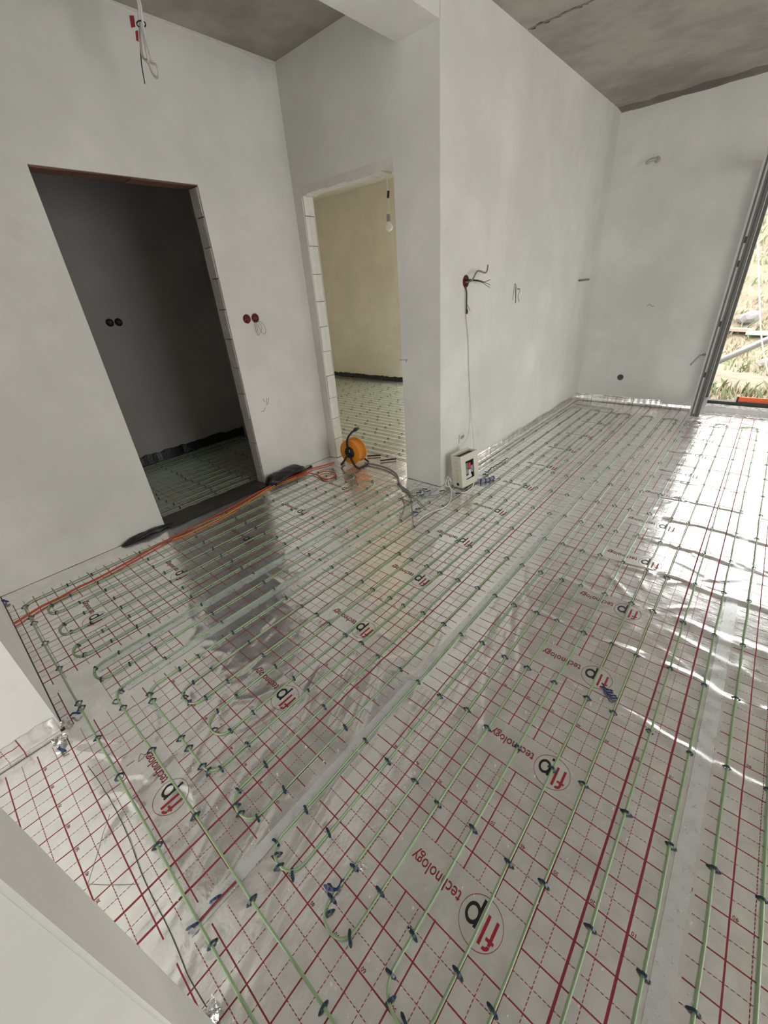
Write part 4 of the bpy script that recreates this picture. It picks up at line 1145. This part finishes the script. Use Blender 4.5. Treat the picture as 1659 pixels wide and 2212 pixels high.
# dark threshold film in door 1
b = MB(); n = 14; vs = []
for i in range(n + 1):
    y = D1[0] + .01 + (D1[1] - D1[0] - .02) * i / n
    for k, x in enumerate((XL - WT - .03, XL - WT * .6, XL - .02, XL + .075)):
        vs.append((x + rnd.uniform(-.008, .008), y, .004 + rnd.uniform(0, .006)))
M['grey_film'] = simple('dark_grey_film', (0.16, 0.145, 0.13), 0.30, metal=.5, var=.3, scale=9, bump=.5)
tag(b.add(vs, [(i * 4 + k, i * 4 + k + 1, i * 4 + k + 5, i * 4 + k + 4) for i in range(n) for k in range(3)]).build('threshold_film', 'grey_film', None, True), 'dark grey film across the sill of the dark doorway', 'film')
# foil shreds
def shred(px, py, s, label, seed, z=.0):
    rs = random.Random(seed); c = onz(px, py); n = 5; vs = []; fs = []
    for i in range(n):
        for j in range(n):
            vs.append(((i - 2) * s / 4 * rs.uniform(.7, 1.2), (j - 2) * s / 4 * rs.uniform(.7, 1.2), .006 + rs.uniform(0, s * .45)))
    for i in range(n - 1):
        for j in range(n - 1): fs.append((i * n + j, i * n + j + 1, (i + 1) * n + j + 1, (i + 1) * n + j))
    return tag(MB().add(vs, fs).build('foil_shred', 'crumple', None, False, loc=(float(c[0]), float(c[1]), z)), label, 'foil scrap')
shred(132, 1603, .055, 'shiny foil scrap on the foil just past the white wall corner', 1)
shred(143, 1564, .035, 'small foil scrap tucked at the white wall corner foot', 2)
shred(455, 2195, .045, 'foil scrap at the foot of the wall end with the corner bead', 3)
shred(404, 975, .14, 'bright foil tuft on the floor of the dark room', 4)
shred(781, 1871, .018, 'tiny crumpled foil ball beside a pipe bend', 5)
shred(1243, 858, .07, 'crumpled foil tuft in the corner below the end wall', 6)

# ---- loose clips and clip magazine
CL2 = 'clips lying loose'
def loose(px, py, ang, label, tilt=1.2, s=1.0, mat='clip_blue', grp=None):
    c = onz(px, py)
    o = MB().add(cv, cf).build('loose_clip', mat); o.location = (float(c[0]), float(c[1]), .008); o.rotation_euler = (tilt, 0, ang); o.scale = (s, s, s)
    return tag(o, label, 'pipe clip', grp)
loose(726, 1908, .9, 'navy clip lying on its side beside a pipe bend', 1.4, 1.35)
loose(714, 1920, .4, 'navy clip lying flat next to the clip on its side', .5, 1.1)
mg = empty('clip_pack', vol(onz(1316, 1495)))
for k, (x, y) in enumerate(((1312, 1487), (1312, 1492), (1318, 1499), (1322, 1505))):
    c = onz(x, y); o = MB().add(cv, cf).build('clip', 'clip_blue', mg)
    o.location = (float(c[0]) - mg.location.x, float(c[1]) - mg.location.y, .006); o.rotation_euler = (1.35, 0, -.25 + .1 * k)
    o.scale = (1.25, 1.0, 1.0)
tag(mg, 'pack of four navy clips lying on the foil below a printed mark', 'clip pack')
for x, y, a, lab in ((905, 1066, .3, 'navy clip by the pillar foot, nearest the thin wires'), (911, 1071, 1.1, 'navy clip by the pillar foot, standing across its neighbour'),
                     (918, 1058, .2, 'navy clip close to the pillar wall, beside a curled one'), (926, 1062, 1.4, 'curled navy clip close to the pillar wall'),
                     (903, 1101, .7, 'bunched navy clip on the foil before the pillar'), (897, 1108, .2, 'navy clip just below the bunched one'),
                     (990, 1067, .5, 'navy clip in front of the distribution box'), (955, 1062, .9, 'navy clip at the pillar corner')):
    loose(x, y, a, lab, 1.1, 1.25)
ch = [(1046, 1026), (1052, 1021), (1058, 1018), (1063, 1014), (1069, 1010), (1075, 1005), (1081, 1002), (1088, 998), (1094, 994)]
for k, (x, y) in enumerate(ch):
    loose(x, y, .9 + rnd.uniform(-.5, .5), 'dark clip in the row lying behind the grey conduit', rnd.uniform(.3, 1.4), 1.15, 'clip', 'row of clips behind the conduit')
loose(15, 1300, .3, 'navy clip in the corner of the wall by the passage', .8, 1.4)
loose(165, 1545, .9, 'navy clip at the foot of the white wall corner', .4, 1.2)
loose(137, 1621, .3, 'navy clip under the shiny foil scrap', .4, 1.3)
# tack strip piece with two clips near the wall end
stp = empty('foil_seam_piece', vol(onz(470, 1960)))
a_, b_ = onz(418, 2005), onz(510, 1905)
loc(MB().box(0, 0, 0, 0, 0, 0) if False else MB().tube([(float(a_[0]), float(a_[1]), .004), (float((a_[0] + b_[0]) / 2), float((a_[1] + b_[1]) / 2), .006), (float(b_[0]), float(b_[1]), .004)], .0030, 5), 'raised_edge', 'dark_red_print', stp, stp.location)
tag(stp, 'raised red foil edge crossing the outermost green pipe', 'foil edge')
loose(467, 1944, 1.25, 'navy clip beside the raised red foil edge', .35, .95); loose(418, 2003, 1.15, 'navy clip at the lower end of the raised red foil edge', .35, .95)

# thin black wire on the foil along the passage
px = [(190, 1655), (215, 1690), (250, 1750), (280, 1815), (303, 1880), (330, 1940), (360, 1998), (385, 2055), (405, 2105), (430, 2150), (452, 2185)]
tag(MB().tube(spline([vol(onz(x, y, .005)) for x, y in px], 6), .0012, 6).build('black_wire', 'dark_cable', None, True), 'thin black wire lying along the passage foil', 'wire')
# white crumbs on the foil
b = MB()
for _ in range(150):
    px_, py_ = rnd.uniform(380, 1500), rnd.uniform(1350, 2200); c = onz(px_, py_); s_ = rnd.uniform(.0008, .0022)
    if c[1] < -.75: continue
    b.box(c[0] - s_, c[0] + s_, c[1] - s_, c[1] + s_, .001, .001 + 2 * s_)
tag(b.build('plaster_crumbs', 'white_cable'), 'tiny white plaster crumbs scattered on the foil', 'crumbs', kind='stuff')

# ---- cables hanging from the left ceiling
HY = .80
hp = lambda L, dy=0: [vol(ony(x, y, HY + dy)) for x, y in L]
top = ony(297, 0, HY)
hc = empty('ceiling_cable', (float(top[0]), HY, ZC))
HB = (float(top[0]), HY, ZC)
cz = (float(top[0]), HY, ZC + .012)
for L, dy, m_ in (([(297, 0), (300, 30), (302, 60), (304, 95), (308, 122), (316, 132), (320, 130), (316, 110), (308, 70), (305, 45)], 0, 'white_cable'),
                  ([(299, 0), (303, 30), (308, 60), (318, 110), (326, 135), (337, 140), (343, 158), (339, 168), (330, 160), (322, 140), (316, 128)], .01, 'white_cable'),
                  ([(301, 0), (305, 28), (312, 70), (319, 100), (328, 130)], -.01, 'white_cable')):
    P = [(cz[0] + (.02 if m_ else 0), cz[1] + dy, cz[2])] + hp(L, dy)
    loc(MB().tube(spline(P, 7), .0052, 8), 'strand', m_, hc, HB, True)
loc(MB().tube(spline(hp([(302, 60), (303, 100), (306, 140), (311, 170), (313, 181)]), 6), .0026, 6), 'strand', 'dark_cable', hc, HB, True)
loc(MB().tube(spline(hp([(312, 58), (314, 85), (322, 110)]), 6), .0022, 6), 'strand', 'dark_cable', hc, HB, True)
t1 = hp([(287, 36), (295, 36), (298, 60), (291, 62)]); t2 = hp([(300, 70), (304, 68), (305, 92), (302, 90)])
for t_ in (t1, t2):
    b = MB(); b.add([(x, y - .012, z) for x, y, z in t_] + [(x, y - .017, z) for x, y, z in t_], [(0, 1, 2, 3), (4, 7, 6, 5), (0, 4, 5, 1), (1, 5, 6, 2), (2, 6, 7, 3), (3, 7, 4, 0)])
    loc(b, 'tag', 'red_tag', hc, HB)
c_ = vol(ony(305, 52, HY)); n_ = 20
loc(MB().tube([(c_[0] + .020 * math.cos(2 * math.pi * i / n_), c_[1] + .020 * math.sin(2 * math.pi * i / n_), c_[2] + .004 * math.cos(2 * math.pi * i / n_)) for i in range(n_)], .0028, 6, closed=True), 'tie', 'black_rubber', hc, HB, True)
tag(hc, 'white cable bundle with red tags hanging from the left ceiling', 'cable bundle')

# ---- bulb on its lead in the back room
BY = 3.15
bc = vol(ony(840, 489, BY)); bl = empty('hanging_bulb', (bc[0], bc[1], ZC)); BB = (bc[0], bc[1], ZC)
up = vol(ony(836, 400, BY)); mid = vol(ony(840, 440, BY))
bld = loc(MB().tube(spline([(up[0], BY, ZC), up, vol(ony(837, 420, BY)), mid, (bc[0], bc[1], bc[2] + .09)], 7), .0055, 8), 'lead', 'white_cable', bl, BB, True)
loc(MB().tube(spline([vol(ony(839, 412, BY)), vol(ony(838, 428, BY))], 4), .012, 8), 'connector', 'black_rubber', bld, BB, True)
loc(MB().lathe([(.0005, .10), (.018, .098), (.020, .05), (.016, .035)], 20, 'z', bc), 'lamp_holder', 'conduit_grey', bl, BB, True)
loc(MB().lathe([(.0005, -.042), (.016, -.040), (.031, -.028), (.037, -.006), (.034, .012), (.022, .030), (.014, .042)], 24, 'z', bc), 'bulb', 'bulb', bl, BB, True)
tag(bl, 'white bulb hanging on its lead behind the lit doorway', 'bulb')

# ---- terrace and garden
gxs = ax(-9, 12, .35); gys = np.concatenate([ax(YF + EXT, 9, .2), ax(9.2, 24, .4)])
def gz(X, Y):
    bank = 4.6 * sstep(Y, 10.0, 17.0); return -.10 + .05 * vnoise(X, Y, 1.2, 31) + .02 * vnoise(X, Y, 4, 32) + bank + .12 * vnoise(X, Y, .7, 33) * sstep(Y, 8, 11)
g = grid_obj('garden_ground', gxs, gys, gz, 'soil'); tag(g, 'dry earth and grass bank outside the terrace door', 'ground'); g['kind'] = 'stuff'
def grass(name, mat, n, yr, xr, h, label, seed):
    rs = np.random.RandomState(seed); x = rs.uniform(*xr, n); y = rs.uniform(*yr, n)
    k = (vnoise(x, y, .9, 41 + seed) > -.1); x, y = x[k], y[k]; z = gz(x, y); n = len(x)
    a = rs.uniform(0, 6.28, n); hh = h * rs.uniform(.4, 1.2, n); le = rs.uniform(.1, .9, n) * hh; w = .012 + .010 * rs.uniform(0, 1, n)
    v = np.zeros((n, 4, 3)); dx, dy = np.cos(a), np.sin(a)
    v[:, 0] = np.stack([x - dy * w, y + dx * w, z - .02], 1); v[:, 1] = np.stack([x + dy * w, y - dx * w, z - .02], 1)
    v[:, 2] = np.stack([x + dx * le * .4 + dy * w * .6, y + dy * le * .4 - dx * w * .6, z + hh * .6], 1); v[:, 3] = np.stack([x + dx * le, y + dy * le, z + hh * .9], 1)
    me = bpy.data.meshes.new(name); idx = np.arange(n)[:, None] * 4
    f = np.concatenate([idx + np.array([[0, 1, 2]]), idx + np.array([[0, 2, 3]])])
    me.from_pydata(v.reshape(-1, 3).tolist(), [], f.tolist()); me.materials.append(M[mat])
    o = bpy.data.objects.new(name, me); C.objects.link(o); return tag(o, label, 'grass', kind='stuff')
grass('dry_grass', 'straw', 9000, (YF + .8, 16), (-3, 5), .16, 'dry straw-coloured grass outside the terrace door', 1)
grass('green_grass', 'greengrass', 3500, (YF + 1.0, 16), (-3, 5), .18, 'green grass tufts among the straw outside', 2)
def hit(px, py):
    d = ray(px, py); t_ = 6.0
    while t_ < 40:
        p_ = CAMP + d * t_
        if p_[1] > YF + .4 and p_[2] < float(gz(np.array(p_[0]), np.array(p_[1]))): break
        t_ += .02
    return CAMP + d * t_
# scaffold tube lying slantwise
a_, b_ = ony(1500, 803, 8.2), ony(1700, 716, 7.8)
tag(MB().tube([vol(a_), vol(b_ + (b_ - a_) * .6)], .048, 14).build('scaffold_tube', 'steel', None, True), 'grey steel tube slanting across the garden outside', 'tube')
a_, b_ = onz(1545, 709, 0.1), onz(1632, 726, 0.1)
for k, (p_, q_, m_, lab) in enumerate(((hit(1540, 715), hit(1622, 724), 'wood', 'weathered plank lying in the dry grass, beside the pale board'), (hit(1612, 728), hit(1720, 742), 'green_sheet', 'pale green board lying in the dry grass'))):
    d = Vector(vol(q_ - p_)); L = d.length; o = MB().box(0, L, -.10, .10, 0, .06, .008).build('plank' if k == 0 else 'board', m_)
    o.location = (float(p_[0]), float(p_[1]), float(p_[2]) + .02 + .03 * k); o.rotation_euler = (0, 0, math.atan2(d.y, d.x)); tag(o, lab, 'plank' if k == 0 else 'board')
px = [(1632, 430), (1638, 560), (1641, 660), (1644, 720), (1650, 765), (1662, 815), (1676, 850)]
tag(MB().tube(spline([vol(ony(x, y, 6.9)) for x, y in px], 6), .008, 6).build('white_rope', 'white_cable', None, True), 'thin white rope hanging outside the terrace door', 'rope')
for k, (x, y, r_) in enumerate(((1614, 693, .20), (1650, 795, .16))):
    c = hit(x, y); bm = bmesh.new(); bmesh.ops.create_icosphere(bm, subdivisions=2, radius=r_)
    for q in bm.verts: q.co = q.co * (1 + .22 * math.sin(q.co.x * 17 + k) * math.cos(q.co.y * 13)); q.co.z *= .7
    b = MB(); bm.verts.index_update(); b.add([q.co[:] for q in bm.verts], [[w.index for w in q.verts] for q in bm.faces]); bm.free()
    tag(b.build('stone', 'stone', None, False, loc=(float(c[0]), float(c[1]), float(c[2]) + .05)), ['grey stone in the straw below the bank, behind the plank', 'grey stone lying beside the hanging rope'][k], 'stone')
# orange tool on the threshold
a_ = onz(1592, 865, .10); lev = empty('spirit_level', (float(a_[0]), YF + .20, W1[2] + .012), (0, 0, math.radians(2)))
MB().box(0, .95, -.012, .012, 0, .052, .004).build('level_body', 'orange_tool', lev)
MB().box(-.006, .012, -.013, .013, -.001, .053, .002).build('end_cap', 'black_rubber', lev)
MB().box(.94, .956, -.013, .013, -.001, .053, .002).build('end_cap', 'black_rubber', lev)
MB().tube([(.44, -.0135, .03), (.51, -.0135, .03)], .008, 10).build('vial', 'green_sheet', lev, True)
tag(lev, 'orange spirit level lying on the terrace threshold', 'spirit level')
